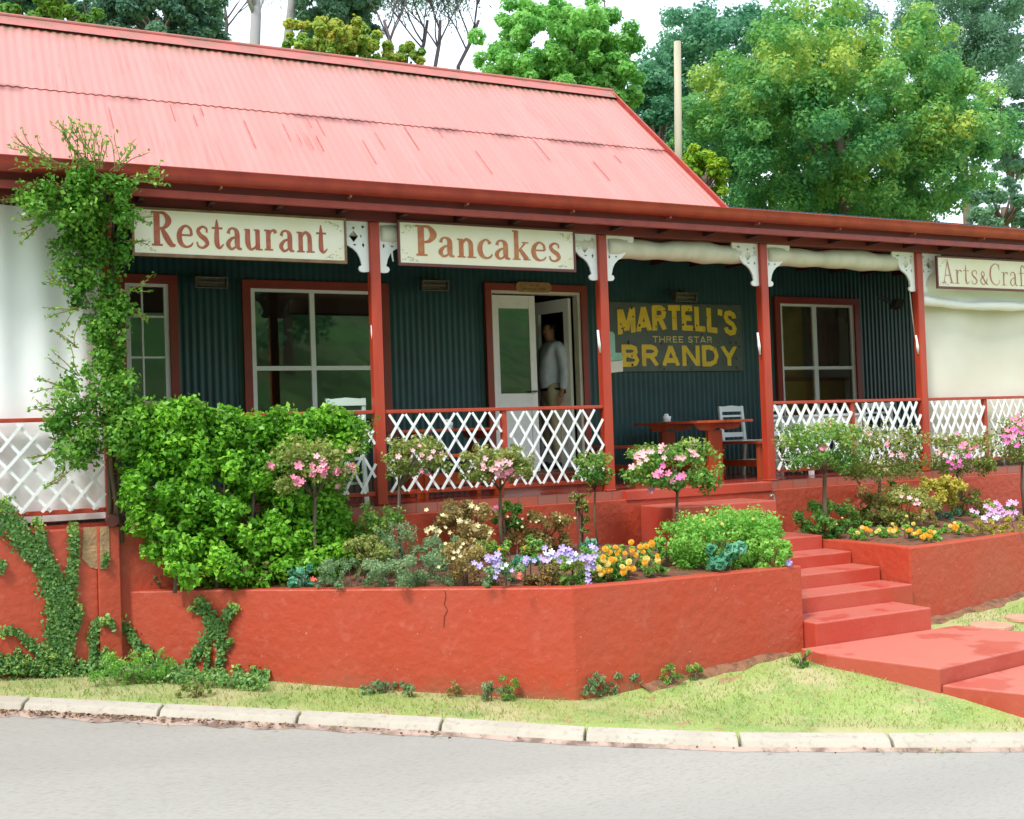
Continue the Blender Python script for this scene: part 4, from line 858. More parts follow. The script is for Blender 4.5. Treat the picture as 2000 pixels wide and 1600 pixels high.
for sd_, fx in hands:
    for q, (ff, ln) in enumerate([(.026, .075), (.009, .085), (-.008, .08), (-.024, .062)]):
        b0 = W3(.0+fx+ff*.8, sd_*.24, .462); skin('finger', [b0, b0+Vector((-.004, 0, -.035)), b0+Vector((-.012, -sd_*.008, -.035-ln*.45)), b0+Vector((-.026, -sd_*.016, -.03-ln*.8))], [(0, 1), (1, 2), (2, 3)], [.011, .0095, .009, .0075], sknm, pe, 1)
    b0 = W3(.025+fx, sd_*.235, .475); skin('thumb', [b0, b0+Vector((-.022, -sd_*.008, -.025)), b0+Vector((-.028, -sd_*.014, -.055))], [(0, 1), (1, 2)], [.013, .011, .009], sknm, pe, 1)
V = [W3(.005, 0, .50), W3(.01, 0, .60), W3(-.01, 0, .72), W3(-.03, 0, .805), W3(-.02, 0, .838)]; Rr = [(.135, .165), (.145, .172), (.145, .185), (.10, .14), .062]; E0 = [(0, 1), (1, 2), (2, 3), (3, 4)]
for sd_, fx, _ in ((-1, .0, 0), (1, .02, 0)): limb([W3(-.03, sd_*.15, .805), W3(-.045, sd_*.212, .79), W3(-.075, sd_*.238, .63), W3(-.03+fx, sd_*.24, .515)], [.085, .074, .06, .043], 3)
skin('shirt', V, E0, Rr, shirt, pe)
V = [W3(.0, 0, .595), W3(0, 0, .50)]; Rr = [(.13, .16), (.135, .168)]; E0 = [(0, 1)]
for sd_ in (-1, 1): limb([W3(.0, sd_*.085, .47), W3(.015, sd_*.10, .285), W3(-.02, sd_*.10, .06)], [.112, .082, .07], 1)
skin('trousers', V, E0, Rr, khaki, pe)
bl = MB(); bl.lathe((0, 0, 0), [(1, -.018), (1.03, -.016), (1.03, .016), (1, .018)], 24); bl.v = [(PO.x+v[0]*.128-.0, PO.y+v[1]*.165, PO.z+.525*H+v[2]) for v in bl.v]; bl.build('belt', hairm, pe)
skin('hair', [W3(.0, 0, .958), W3(-.035, 0, .935), W3(-.045, 0, .89)], [(0, 1), (1, 2)], [(.088, .086), (.082, .084), .05], hairm, pe)
for sd_ in (-1, 1):
    k = MB(); k.lathe((0, 0, 0), [(.002, -.02), (.014, -.012), (.016, .005), (.008, .02)], 8); c = W3(.0, sd_*.083, .915); k.v = [(c.x+v[0], c.y+v[1]*.4, c.z+v[2]*1.3) for v in k.v]; k.build('ear', sknm, pe, smooth=True)
    k = MB(); k.lathe((0, 0, 0), [(.001, -.007), (.008, 0), (.001, .007)], 8); c = W3(.088, sd_*.03, .93); k.v = [(c.x+v[0]*.6, c.y+v[1]*1.3, c.z+v[2]) for v in k.v]; k.build('eye', hairm, pe, smooth=True)
    k = MB(); c = W3(.05, sd_*.11, .012); k.tube([W3(-.07, sd_*.105, .022), W3(0, sd_*.105, .026), W3(.10, sd_*.11, .018), W3(.17, sd_*.112, .012)], [.04, .046, .042, .022], 10); k.build('shoe', hairm, pe, smooth=True)
# ---------------------------------------------------------------- plants
LM = {
 'hedge': leafmat('hedge_leaf', (.07, .23, .015), (.19, .50, .03), (.38, .70, .07), .35, .4),
 'vine': leafmat('vine_leaf', (.06, .19, .02), (.14, .38, .035), (.34, .56, .09), .35, .4),
 'azalea': leafmat('azalea_leaf', (.16, .24, .05), (.34, .40, .10), (.60, .58, .20), .4),
 'azalea_green': leafmat('azalea_green_leaf', (.09, .27, .05), (.24, .46, .09), (.56, .62, .15), .4),
 'lime': leafmat('lime_leaf', (.13, .38, .05), (.28, .62, .10), (.50, .74, .18), .45),
 'grey': leafmat('greygreen_leaf', (.14, .28, .12), (.27, .44, .21), (.44, .56, .30), .4),
 'straw': leafmat('straw_leaf', (.30, .22, .06), (.52, .40, .16), (.72, .58, .28), .3),
 'brown': leafmat('brownish_leaf', (.26, .18, .06), (.46, .37, .12), (.62, .44, .16), .35),
 'teal': leafmat('teal_leaf', (.08, .32, .18), (.16, .48, .30), (.30, .60, .42), .35),
 'ivy': leafmat('creeping_fig_leaf', (.07, .19, .05), (.16, .33, .08), (.42, .56, .12), .2),
 'yellow': leafmat('yellow_leaf', (.36, .34, .05), (.58, .52, .08), (.75, .64, .14), .35),
 'grassblade': leafmat('grass_blade', (.20, .34, .05), (.36, .40, .12), (.58, .50, .24), .3, .7),
 'redleaf': leafmat('red_leaf', (.24, .10, .05), (.36, .24, .08), (.34, .36, .10), .35),
}
FM = {n: mat('petal_'+n, c, .6, var=v, vs=30) for n, c, v in [('pink', (.78, .16, .32), (.85, .36, .46)), ('palepink', (.80, .36, .42), (.84, .50, .50)), ('magenta', (.70, .10, .38), (.80, .2, .5)), ('lilac', (.40, .28, .66), (.54, .46, .76)), ('orange', (.80, .34, .01), (.85, .48, .03)), ('yellow', (.85, .60, .08), (.85, .7, .3)), ('cream', (.66, .54, .26), (.74, .64, .38)), ('red', (.70, .07, .05), (.75, .2, .12)), ('mauve', (.66, .30, .62), (.8, .55, .74)), ('white', (.85, .85, .85), (.9, .9, .9))]}
def petal_mesh(name, m, n=5, cup=.35):
    k = MB()
    for i in range(n):
        a = 2*math.pi*i/n; ca, sa = math.cos(a), math.sin(a); b = math.pi/n*.95
        def pt(r, t, z): return (r*math.cos(a+t), r*math.sin(a+t), z)
        k.add([(0, 0, 0), pt(.55, -b, cup*.35), pt(1, -b*.45, cup), pt(1.02, b*.45, cup*.9), pt(.55, b, cup*.4)], [(0, 1, 2, 3, 4)])
    me = bpy.data.meshes.new(name); me.from_pydata(k.v, [], k.f); me.materials.append(m); return me
PM = {k: petal_mesh('blossom', v) for k, v in FM.items()}
def pompon(m):
    k = MB()
    for (R0, z0, n) in ((1, .1, 11), (.78, .35, 9), (.5, .58, 7), (.24, .7, 4)):
        for i in range(n):
            a = 2*math.pi*i/n+R0*3; b = math.pi/n*1.2; c = lambda r, t, z: (r*math.cos(a+t), r*math.sin(a+t), z)
            k.add([c(R0*.3, -b, z0-.15), c(R0, -b*.6, z0+.12), c(R0*1.08, 0, z0+.02), c(R0, b*.6, z0+.14), c(R0*.3, b, z0-.13)], [(0, 1, 2, 3, 4)])
    me = bpy.data.meshes.new('blossom'); me.from_pydata(k.v, [], k.f); me.materials.append(m); return me
PM['orange'] = pompon(FM['orange']); PM['yellow'] = pompon(FM['yellow'])
def blossom(p, r, kind, parent, out=None):
    o = bpy.data.objects.new('blossom', PM[kind]); COL.objects.link(o); o.parent = parent; o.location = Vector(p)-ORG[parent]
    d = Vector(out) if out is not None else (EYE-Vector(p)).normalized()+Vector((random.uniform(-.6, .6), random.uniform(-.3, .3), random.uniform(.1, .9)))
    o.rotation_euler = d.to_track_quat('Z', 'Y').to_euler(); o.scale = (r, r, r*1.1); return o
def ppm(p): return FPX/((Vector(p)-EYE).dot(FW))        # photo pixels per metre at p
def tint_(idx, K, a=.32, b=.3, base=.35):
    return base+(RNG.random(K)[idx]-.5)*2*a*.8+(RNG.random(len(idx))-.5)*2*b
def azalea(u, v, ru, rv, y, lab, lm, fl, ubase=None, n=2600, tr=.016, size=.036):
    c = at(u, v, y=y); s = ppm(c); rx, rz_ = ru/s, rv/s; ub = ubase or u; bx = at(ub, v, y=y).x; zb = soilz(bx, y)-.03
    e = empty('azalea_standard', (bx, y, zb), lab, 'shrub', 'azaleas clipped as standards')
    k = MB(); k.tube([(bx+.012, y, zb), (bx-.01, y+.01, zb+(c.z-zb)*.4), (bx+.008, y, zb+(c.z-zb)*.75), (c.x, y, c.z)], [tr*1.25, tr, tr*.9, tr*.6], 8)
    for a in range(7): t = a*.9; k.tube([(bx, y, zb+(c.z-zb)*.72), (c.x+rx*.6*math.cos(t), y+rx*.5*math.sin(t), c.z+rz_*.2*math.sin(a*2.1))], [tr*.5, .003], 5)
    k.build('trunk', M['bark'], e, smooth=True)
    n = int(n*1.35); C = ell(90, c, (rx*1.0, min(rx, .32)*.9, rz_*.95), .35, -.95, .08, .62); P, d, idx = clumps(C, min(rx, rz_)*.33, n, .85, .3)
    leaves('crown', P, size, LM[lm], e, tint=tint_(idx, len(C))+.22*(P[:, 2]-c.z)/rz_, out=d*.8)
    for (kind, cnt, uu, vv, du, dv, r) in fl:
        for _ in range(cnt):
            q = at(uu+random.gauss(0, du), vv+random.gauss(0, dv), y=y)
            qx, qz = (q.x-c.x)/rx, (q.z-c.z)/rz_; rr = math.hypot(qx, qz)
            if rr > 1.05: q.x = c.x+qx/rr*rx; q.z = c.z+qz/rr*rz_; rr = 1
            yy = y-min(rx, .3)*math.sqrt(max(.03, 1-min(rr, 1)**2))*.98
            fwd = (EYE-q).normalized(); t = (y-yy)/max(.3, -fwd.y); blossom(q+fwd*t, r*.86*random.uniform(.7, 1.2), kind, e)
    return e
azalea(610, 910, 82, 55, -.62, 'azalea standard with deep pink blooms in front of the big hedge', 'azalea', [('pink', 14, 628, 922, 38, 14, .042), ('pink', 4, 590, 935, 18, 8, .048), ('palepink', 8, 640, 905, 40, 14, .036), ('palepink', 4, 690, 945, 10, 20, .034)], 612)
azalea(810, 892, 58, 42, -.62, 'thin azalea standard with few pale blooms, first right of the second post', 'azalea', [('palepink', 7, 825, 890, 32, 20, .034), ('pink', 3, 820, 925, 20, 8, .03)], 777, n=1700)
azalea(972, 905, 68, 36, -.72, 'azalea standard with starry pale pink blooms, before the short railing post', 'azalea', [('palepink', 12, 960, 905, 30, 12, .038), ('pink', 9, 1000, 925, 16, 10, .035)], 975, n=2100)
azalea(1158, 915, 34, 32, -.5, 'small round green azalea standard without blooms, beside the third post', 'azalea_green', [], 1160, n=1000, tr=.009)
azalea(1314, 912, 94, 50, -1.1, 'full azalea standard with large pink blooms in front of the red table', 'azalea_green', [('palepink', 16, 1310, 885, 50, 12, .042), ('pink', 6, 1300, 930, 32, 14, .05), ('magenta', 3, 1308, 930, 20, 14, .052), ('palepink', 5, 1250, 900, 14, 14, .04)], 1320, n=3600)
azalea(1598, 872, 92, 50, -.95, 'wide leafy azalea standard with pale leaning trunk right of the steps', 'azalea_green', [('pink', 3, 1600, 885, 30, 8, .036), ('palepink', 2, 1660, 860, 20, 20, .034)], 1608, n=3200, tr=.024)
azalea(1722, 888, 84, 54, -.75, 'azalea standard overlapping the wide one, left of the last post', 'azalea', [('palepink', 8, 1765, 880, 22, 14, .038), ('pink', 5, 1705, 880, 26, 22, .034)], 1716, n=2800)
azalea(1878, 888, 62, 42, -.6, 'azalea standard with hanging magenta blooms right of the last post', 'azalea', [('pink', 9, 1890, 880, 22, 16, .042), ('magenta', 9, 1868, 905, 24, 10, .038), ('palepink', 6, 1860, 865, 40, 18, .034)], 1868, n=2200)
azalea(1992, 860, 46, 48, -.9, 'azalea standard with magenta blooms cut by the right edge', 'azalea', [('magenta', 9, 1985, 850, 14, 16, .042), ('pink', 8, 1990, 830, 14, 12, .042)], 1994, n=1500)
# big hedge and climbing vine
def in_poly(p, poly):
    c = False; j = len(poly)-1
    for i in range(len(poly)):
        a, b = poly[i], poly[j]
        if (a[1] > p[1]) != (b[1] > p[1]) and p[0] < (b[0]-a[0])*(p[1]-a[1])/(b[1]-a[1])+a[0]: c = not c
        j = i
    return c
def polyclumps(poly, n, ylo, yhi):
    us = [p[0] for p in poly]; vs_ = [p[1] for p in poly]; out = []
    while len(out) < n:
        p = (random.uniform(min(us), max(us)), random.uniform(min(vs_), max(vs_)))
        if in_poly(p, poly):
            lo, hi = (ylo(p), yhi(p)) if callable(ylo) else (ylo, yhi); out.append(tuple(at(p[0], p[1], y=random.uniform(lo, hi))))
    return np.array(out)
hp = [(228, 812), (290, 802), (385, 792), (430, 812), (560, 806), (640, 806), (722, 832), (716, 866), (640, 900), (655, 960), (668, 1015), (688, 1040), (684, 1090), (662, 1118), (560, 1140), (420, 1144), (335, 1118), (285, 1068), (262, 1030), (250, 960)]
e = empty('hedge', (2.3, -.4, .85), 'big bright green shrub filling the left end of the planter up to the rail', 'hedge')
C = polyclumps(hp, 430, lambda p: -.42-.35*max(0, (p[1]-850)/280), lambda p: -.16); P, d, idx = clumps(C, RNG.uniform(.06, .14, len(C)), 48000, 1, .3)
leaves('foliage', P, .05, LM['hedge'], e, tint=tint_(idx, len(C), .35, .35, .45), out=d*.7+np.array([0, -.4, .2]))
k = MB()
for (u, v0, v1) in [(420, 1120, 900), (520, 1125, 880), (340, 1100, 860), (600, 1110, 950), (480, 1120, 850)]: a, b = at(u, v0, y=-.45), at(u+20, v1, y=-.35); k.tube([a+Vector((0, 0, -.25)), a.lerp(b, .5)+Vector((.02, 0, 0)), b], [.02, .015, .006], 6)
k.build('stem', M['bark'], e, smooth=True)
vp = [(105, 352), (150, 330), (235, 335), (268, 370), (250, 410), (252, 500), (240, 560), (243, 620), (235, 660), (250, 720), (262, 770), (282, 800), (262, 860), (215, 885), (170, 905), (110, 935), (112, 880), (90, 850), (112, 755), (165, 725), (195, 700), (165, 650), (148, 600), (118, 540), (112, 480), (100, 430), (60, 410), (45, 380)]
e = empty('climbing_vine', (1.05, -.15, 1.2), 'leafy vine climbing the left post up over the gutter onto the roof', 'vine')
def vlo(p): return -.62 if p[1] < 430 else (-.34 if p[1] < 720 else -.5)
C = polyclumps(vp, 230, vlo, lambda p: -.48 if p[1] < 390 else -.12); P, d, idx = clumps(C, RNG.uniform(.045, .13, len(C)), 15500, 1, .25)
leaves('foliage', P, .042, LM['vine'], e, tint=tint_(idx, len(C), .35, .35, .42), out=d*.6+np.array([0, -.3, .2]))
k = MB(); zz = [1.3, 1.9, 2.5, 3.1, 3.6, 4.0, 4.3]
for q in range(3): k.tube([(1.05+.05*math.sin(z*3+q*2), -.09-.03*q-(.3 if z > 4.2 else 0), z) for z in zz], [.022, .02, .018, .016, .013, .01, .008], 7)
k.build('stem', M['bark'], e, smooth=True)
k = MB(); LP = []; LT = []
def sprout(p, d, n, st, r=.004, leafy=.8, curl=.35):
    p = Vector(p); d = Vector(d).normalized(); pts = [p.copy()]
    for i in range(n):
        d = (d+Vector((random.uniform(-1, 1), random.uniform(-.5, .5), random.uniform(-.6, .8)))*curl).normalized(); p = p+d*st; pts.append(p.copy())
        for _l in range(2 if random.random() < leafy else 0): LP.append(p+Vector((random.uniform(-.02, .02), random.uniform(-.02, .02), random.uniform(-.02, .02)))); LT.append(random.random())
    k.tube(pts, [r]*(len(pts)-1)+[r*.4], 4)
for (u, v, n, dx, dz, lf) in [(130, 330, 8, -.9, .2, .8), (120, 325, 10, -1, .3, .7), (150, 325, 9, -.6, .8, .9), (170, 322, 8, -.1, 1, .9), (180, 322, 8, .1, 1, .9), (165, 325, 10, -.4, 1, .9), (190, 330, 9, .3, 1, .7), (230, 335, 8, .7, .9, .35), (215, 335, 8, .5, .9, .6), (260, 345, 7, 1, -.05, 2), (255, 352, 6, 1, .1, 2), (270, 345, 5, 1, .1, 2), (250, 420, 5, .9, -.1, .9), (250, 470, 4, .9, .1, .9), (235, 570, 7, 1, .1, .5), (240, 590, 6, .8, -.5, .9), (140, 560, 5, -1, .1, .9), (150, 600, 6, -.8, -.4, .9), (150, 680, 6, -.7, .7, .9), (150, 735, 7, -.8, .6, .9), (130, 760, 6, -1, .2, .9), (120, 800, 5, -1, .1, .9), (100, 420, 6, -1, -.4, .9), (80, 440, 5, -.8, -.6, .9), (60, 390, 5, -1, .1, .9), (110, 880, 5, -.7, -.5, .9), (130, 920, 5, -.5, -.8, .9), (200, 330, 6, 0, 1, .9), (140, 326, 12, -1, .15, .5)]:
    for _ in range(3):
        q = at(u+random.uniform(-8, 8), v, y=-.62 if v < 360 else -.3); sprout(q, (dx+random.uniform(-.2, .2), -.05, dz), n, .042, leafy=lf)
for _ in range(70):
    p = random.choice(hp); q = at(p[0]+random.uniform(-12, 12), p[1]+random.uniform(-14, 10), y=-.45); sprout(q, (random.uniform(-1, 1), -.3, random.uniform(-.2, 1)), 3, .03, .003)
k.build('tendril', mat('tendril', (.25, .17, .06), .8), e); leaves('foliage', np.array([tuple(p) for p in LP]), .038, LM['vine'], e, tint=np.array(LT)*.6+.4)
# creeping fig on the walls
def wallpt(u, v):
    if u < 222: p = at(u, v, y=-.165 if u < 195 else -.205); return p, Vector((0, -1, 0))
    for i in range(len(PT)-1):
        a, b = PT[i], PT[i+1]; n = Vector((b[1]-a[1], -(b[0]-a[0]), 0)).normalized(); p = at(u, v, P=(a[0], a[1], 0), N=n)
        if a[0]-.001 <= p.x <= b[0]+.001 or i == len(PT)-2: return p+n*.006, n
def fig(name, paths, lab, dens=1.0, mound=[]):
    PP, OO, TT = [], [], []; k = MB()
    for path in paths:
        wv = [wallpt(u, v)[0] for u, v, w_ in path]; 
        if len(wv) > 1: k.tube(wv, [.007]*len(wv), 5)
        for i in range(len(path)-1):
            (u0, v0, w0), (u1, v1, w1) = path[i], path[i+1]; L_ = math.hypot(u1-u0, v1-v0); cnt = int(L_*(w0+w1)/2*.16*dens)+4
            for _ in range(cnt):
                t = random.random(); w_ = w0+(w1-w0)*t; a = random.gauss(0, .25)*w_; nx, ny = -(v1-v0)/L_, (u1-u0)/L_
                u, v = u0+(u1-u0)*t+nx*a, v0+(v1-v0)*t+ny*a; p, n = wallpt(u, v); PP.append(tuple(p+n*random.uniform(.004, .045))); OO.append(tuple(n*1.6)); TT.append(random.random()*.65+(.35 if i == 0 and t < .35 else 0))
    for (u0, u1, vt0, vt1, vb0, vb1, cnt) in mound:
        for _ in range(cnt):
            t = random.random(); u = u0+(u1-u0)*t; q = random.random(); top = vt0+(vt1-vt0)*t+9*math.sin(u*.13)+6*math.sin(u*.31); v = top+(vb0+(vb1-vb0)*t-top)*q
            p, n = wallpt(u, v); gz = G(p.x, p.y)
            if p.z < gz+.01:
                z = gz
                for _q in range(6): z = .5*z+.5*G(p.x, p.y); p = at(u, v, z=z+.02)
                p = p+Vector((0, 0, random.uniform(0, .07)))
            else: p = p+n*random.uniform(.01, .03+.12*q)
            PP.append(tuple(p)); OO.append((n.x*.8, n.y*.8, .5)); TT.append(random.random()*.8)
    p0 = PP[0]; e = empty('creeping_fig', (p0[0], p0[1], 0), lab, 'creeper', 'creeping fig on the red walls')
    k.build('stem', M['bark'], e); leaves('foliage', np.array(PP), .032, LM['ivy'], e, tint=np.array(TT), out=np.array(OO), rnd=.7, up=0)
fig('a', [[(-10, 985, 50), (30, 1035, 50), (70, 1080, 42), (95, 1130, 40), (112, 1190, 48), (112, 1290, 60)], [(72, 1010, 22), (88, 1080, 18), (115, 1135, 24), (118, 1220, 40)], [(143, 1020, 22), (143, 1100, 22), (135, 1170, 28), (118, 1260, 38)], [(155, 1180, 14), (152, 1215, 14), (128, 1275, 16)], [(0, 1235, 18), (30, 1232, 16), (80, 1275, 18)], [(208, 1080, 12), (203, 1108, 14)], [(-20, 1100, 30), (10, 1110, 20)], [(70, 1270, 26), (140, 1290, 26)]], 'large fan of creeping fig spreading up the far left wall', 1.15, [(-40, 215, 1270, 1285, 1308, 1320, 2000)])
fig('b', [[(202, 1208, 20), (183, 1225, 20), (182, 1262, 18), (185, 1295, 18)], [(202, 1208, 20), (225, 1222, 18), (234, 1255, 18), (228, 1300, 18)], [(232, 1208, 26), (252, 1228, 24), (275, 1265, 24), (305, 1292, 26), (330, 1310, 26)], [(205, 1262, 14), (205, 1295, 16)]], 'looped strands of creeping fig right of the wall corner', 1.2, [(215, 350, 1290, 1300, 1330, 1335, 1500)])
fig('c', [[(388, 1166, 26), (408, 1192, 26), (421, 1225, 28), (402, 1252, 26), (378, 1290, 20), (352, 1315, 20)], [(462, 1178, 28), (447, 1205, 20), (430, 1230, 26), (436, 1265, 16), (425, 1320, 18)], [(372, 1185, 12), (395, 1195, 12)], [(455, 1248, 12), (440, 1262, 12)], [(410, 1260, 12), (405, 1310, 12)], [(465, 1298, 16), (470, 1325, 16)], [(530, 1310, 18), (500, 1322, 20), (470, 1335, 20)], [(500, 1300, 16), (495, 1320, 18)]], 'forked creeping fig shaped like a Y on the planter wall', 1.2, [(345, 525, 1312, 1326, 1336, 1350, 1500)])
# bed plants
def bush(u, v, ru, rv, y, lab, lm, n, size=.03, name='shrub', fl=[], K=40, tintb=.4, stems=0, group=None, ground=None, ry=None, up=.5, ratio=.3, droop=0, cat='shrub', shell=.4):
    if y is None: q_ = at(u, v+rv, z=.87); y = min(-.25, q_.y+.06)
    if cat != 'weed': ru, rv, n = ru*1.15, rv*1.15, int(n*1.5); v -= rv*.08
    if cat != 'weed':
        for _q in range(4):
            x_ = at(u, v, y=y).x
            if x_ < 6.5: y = max(y, float(np.interp(x_, [p[0] for p in PT], [p[1] for p in PT]))+.2+(.06 if ru > 60 else 0))
            y = min(y, -.2)
    c = at(u, v, y=y); s = ppm(c); rx, rz_ = ru/s, rv/s; e = empty(name, (c.x, y, c.z-rz_), lab, cat, group)
    C = ell(K, c, (rx*.95, ry or min(rx, .28), rz_*.95), .3, -1, .1, .75); P, d, idx = clumps(C, RNG.uniform(.22, .42, len(C))*min(rx, rz_), n, .9, .3)
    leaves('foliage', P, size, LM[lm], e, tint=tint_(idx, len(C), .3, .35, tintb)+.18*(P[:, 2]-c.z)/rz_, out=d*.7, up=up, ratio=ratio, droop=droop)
    k = MB()
    for _ in range(max(stems, 4)):
        a = random.uniform(-.6, .6); top = (c.x+a*rx, y+random.uniform(-.1, .1), c.z+rz_*random.uniform(.2, 1.0)); k.tube([(c.x+a*rx*.3, y, min(soilz(c.x, y), c.z-rz_)-.04), ((c.x+top[0])/2, y, c.z-rz_*.2), top], [.007, .005, .002], 5)
    k.build('stem', M['bark'], e)
    for (kind, cnt, uu, vv, du, dv, r) in fl:
        for _ in range(cnt):
            q = at(uu+random.gauss(0, du), vv+random.gauss(0, dv), y=y-(ry or min(rx, .28))*.95); blossom(q, r*random.uniform(.75, 1.15), kind, e)
    return e
bush(908, 1032, 58, 42, -.55, 'straw yellow rose bush with faded blooms behind the pansies', 'straw', 2600, .034, fl=[('cream', 16, 905, 1020, 32, 20, .026)], tintb=.45, K=34)
bush(846, 1038, 12, 8, -.7, 'single cream rose on a thin stem left of the straw yellow bush', 'straw', 90, .03, name='rose', fl=[('cream', 5, 845, 1038, 7, 4, .032)], K=5, cat='flower')
bush(1060, 1045, 68, 36, -.55, 'low brownish bush with dry tips between two azalea trunks', 'brown', 2600, .03, K=36, stems=12, fl=[('cream', 12, 1060, 1016, 40, 6, .014)])
bush(1135, 1005, 16, 40, -.42, 'tall narrow dry-topped plant against the red base wall', 'azalea', 420, .034, name='tall_plant', K=14, stems=5, cat='plant')
bush(1130, 968, 24, 12, -.45, 'sprig of dry brown seed heads above the tall narrow plant', 'brown', 130, .022, name='dry_flower_head', K=10, stems=5, cat='plant')
bush(990, 1010, 26, 24, -.42, 'dark green leafy plant behind the azalea trunk', 'azalea_green', 500, .042, name='leafy_plant', K=12, fl=[('magenta', 2, 970, 992, 6, 5, .03)], cat='plant')
bush(745, 1045, 44, 48, -.5, 'loose green and brown shrub right of the big hedge', 'azalea_green', 1300, .034, K=26, stems=6)
bush(775, 1065, 34, 42, -.85, 'feathery pale green plant at the foot of the thin azalea', 'grey', 1300, .03, name='feathery_plant', K=26, ratio=.12, cat='plant')
bush(690, 1120, 60, 26, -1.05, 'low grey green ground cover right of the succulent', 'grey', 1900, .026, name='ground_cover_plant', K=34, cat='plant', ratio=.16)
bush(815, 1118, 84, 32, -1.55, 'wide mound of grey green ground cover in the middle of the planter', 'grey', 3600, .026, name='ground_cover_plant', K=44, cat='plant', ratio=.16)
bush(905, 1100, 34, 38, -1.65, 'dry brown stems with cream flowers right of the grey green mound', 'brown', 900, .026, name='dry_plant', K=20, stems=9, fl=[('cream', 9, 895, 1078, 20, 14, .018)], cat='plant')
bush(985, 1125, 48, 22, -2.0, 'grey green leaves under the left pansies', 'grey', 1300, .03, name='pansy_plant', K=24, fl=[('lilac', 10, 960, 1097, 16, 7, .03), ('lilac', 4, 985, 1108, 14, 8, .026), ('white', 3, 980, 1112, 10, 8, .022)], cat='flowers')
bush(1030, 1100, 26, 14, -1.9, 'pansies with green leaves between the two lilac clumps', 'teal', 400, .04, name='pansy_plant', K=12, fl=[('lilac', 7, 1030, 1096, 9, 7, .028)], cat='flowers')
bush(1072, 1122, 42, 26, -2.12, 'reddish brown low bush among the pansies', 'redleaf', 1200, .028, K=22, tintb=.6, fl=[('red', 2, 1018, 1122, 4, 4, .02)])
bush(1125, 1112, 52, 34, -2.02, 'main clump of lilac pansies right of the reddish bush', 'azalea_green', 1300, .032, name='pansy_plant', K=26, fl=[('lilac', 11, 1115, 1085, 22, 7, .032), ('white', 5, 1095, 1090, 22, 8, .03), ('lilac', 11, 1148, 1108, 10, 16, .034), ('lilac', 4, 1075, 1085, 8, 6, .03)], cat='flowers')
bush(1150, 1072, 24, 14, -1.6, 'round teal leaves behind the lilac pansies', 'teal', 260, .06, name='nasturtium_plant', K=10, cat='plant')
for i, (u, v, n_, lb) in enumerate([(1180, 1105, 5, 'leftmost marigold clump, beside the lilac pansies'), (1205, 1090, 6, 'marigold clump with the deepest orange heads at the back'), (1222, 1112, 5, 'marigold clump near the wall edge with two yellow heads'), (1255, 1080, 7, 'marigold clump half behind the lime green bush'), (1272, 1105, 5, 'marigold clump touching the lime green bush'), (1195, 1128, 3, 'lowest marigold clump on the rim of the planter wall')]):
    bush(u, v, 26, 18, -1.9 if v < 1100 else -2.15, lb, 'azalea_green', 420, .034, name='marigold', K=14, fl=[('orange' if v < 1100 else 'yellow', n_-2, u, v-9, 12, 6, .026), ('orange', 3, u, v-8, 14, 7, .026)], cat='flowers', group='marigolds in the left planter')
bush(1418, 1062, 122, 50, -1.95, 'dense lime green bush spilling over the end of the planter wall', 'lime', 9500, .032, K=190, tintb=.45, ry=.34, fl=[('yellow', 4, 1400, 1010, 60, 8, .014)])
bush(1505, 1088, 44, 28, -2.3, 'trailing end of lime green foliage above the steps', 'lime', 1500, .032, K=24, tintb=.5, name='trailing_plant', fl=[('lilac', 3, 1541, 1101, 2, 2, .03)], cat='plant')
bush(1415, 1082, 38, 26, -2.38, 'round teal nasturtium leaves on the lime green bush', 'teal', 260, .066, name='nasturtium_plant', K=12, cat='plant', ratio=.45)
bush(1480, 1035, 62, 26, -1.6, 'pinkish brown twiggy plant behind the lime green bush', 'azalea', 1100, .028, name='twiggy_plant', K=22, stems=8, cat='plant')
bush(587, 1126, 26, 20, -1.02, 'pale teal succulent at the rim of the left planter', 'teal', 280, .055, name='succulent', K=12, ratio=.4, cat='plant', fl=[('red', 3, 616, 1133, 3, 4, .022)])
bush(480, 1120, 60, 22, -.82, 'dull olive seedlings under the big hedge', 'azalea', 1100, .03, name='seedling_patch', K=22, cat='plant')
bush(306, 1132, 16, 14, -.1, 'tiny grey weed in the left corner of the planter', 'grey', 140, .024, name='weed', K=8, cat='weed')
bush(1000, 1078, 60, 22, -1.2, 'dark leafy filler between the straw yellow bush and the pansies', 'azalea_green', 1300, .034, K=26, name='leafy_plant', cat='plant', fl=[('orange', 3, 1010, 1070, 30, 8, .016)])
bush(925, 1075, 40, 20, -1.2, 'brownish stems below the straw yellow bush', 'brown', 900, .03, K=20, name='dry_plant', cat='plant')
bush(720, 1085, 46, 32, -.9, 'olive and brown shrub leaning on the right flank of the big hedge', 'azalea', 1200, .032, K=24)
bush(860, 1075, 50, 24, -1.1, 'feathery grey green plant below the single cream rose', 'grey', 1300, .03, K=24, name='feathery_plant', ratio=.12, cat='plant')
bush(640, 1138, 40, 12, -1.3, 'thin grey fringe on the planter rim right of the succulent', 'grey', 700, .024, K=14, name='ground_cover_plant', cat='plant', ratio=.16)
bush(1300, 1075, 26, 18, -1.9, 'young green leaves at the left foot of the lime green bush', 'lime', 600, .032, K=12, name='leafy_plant', cat='plant')
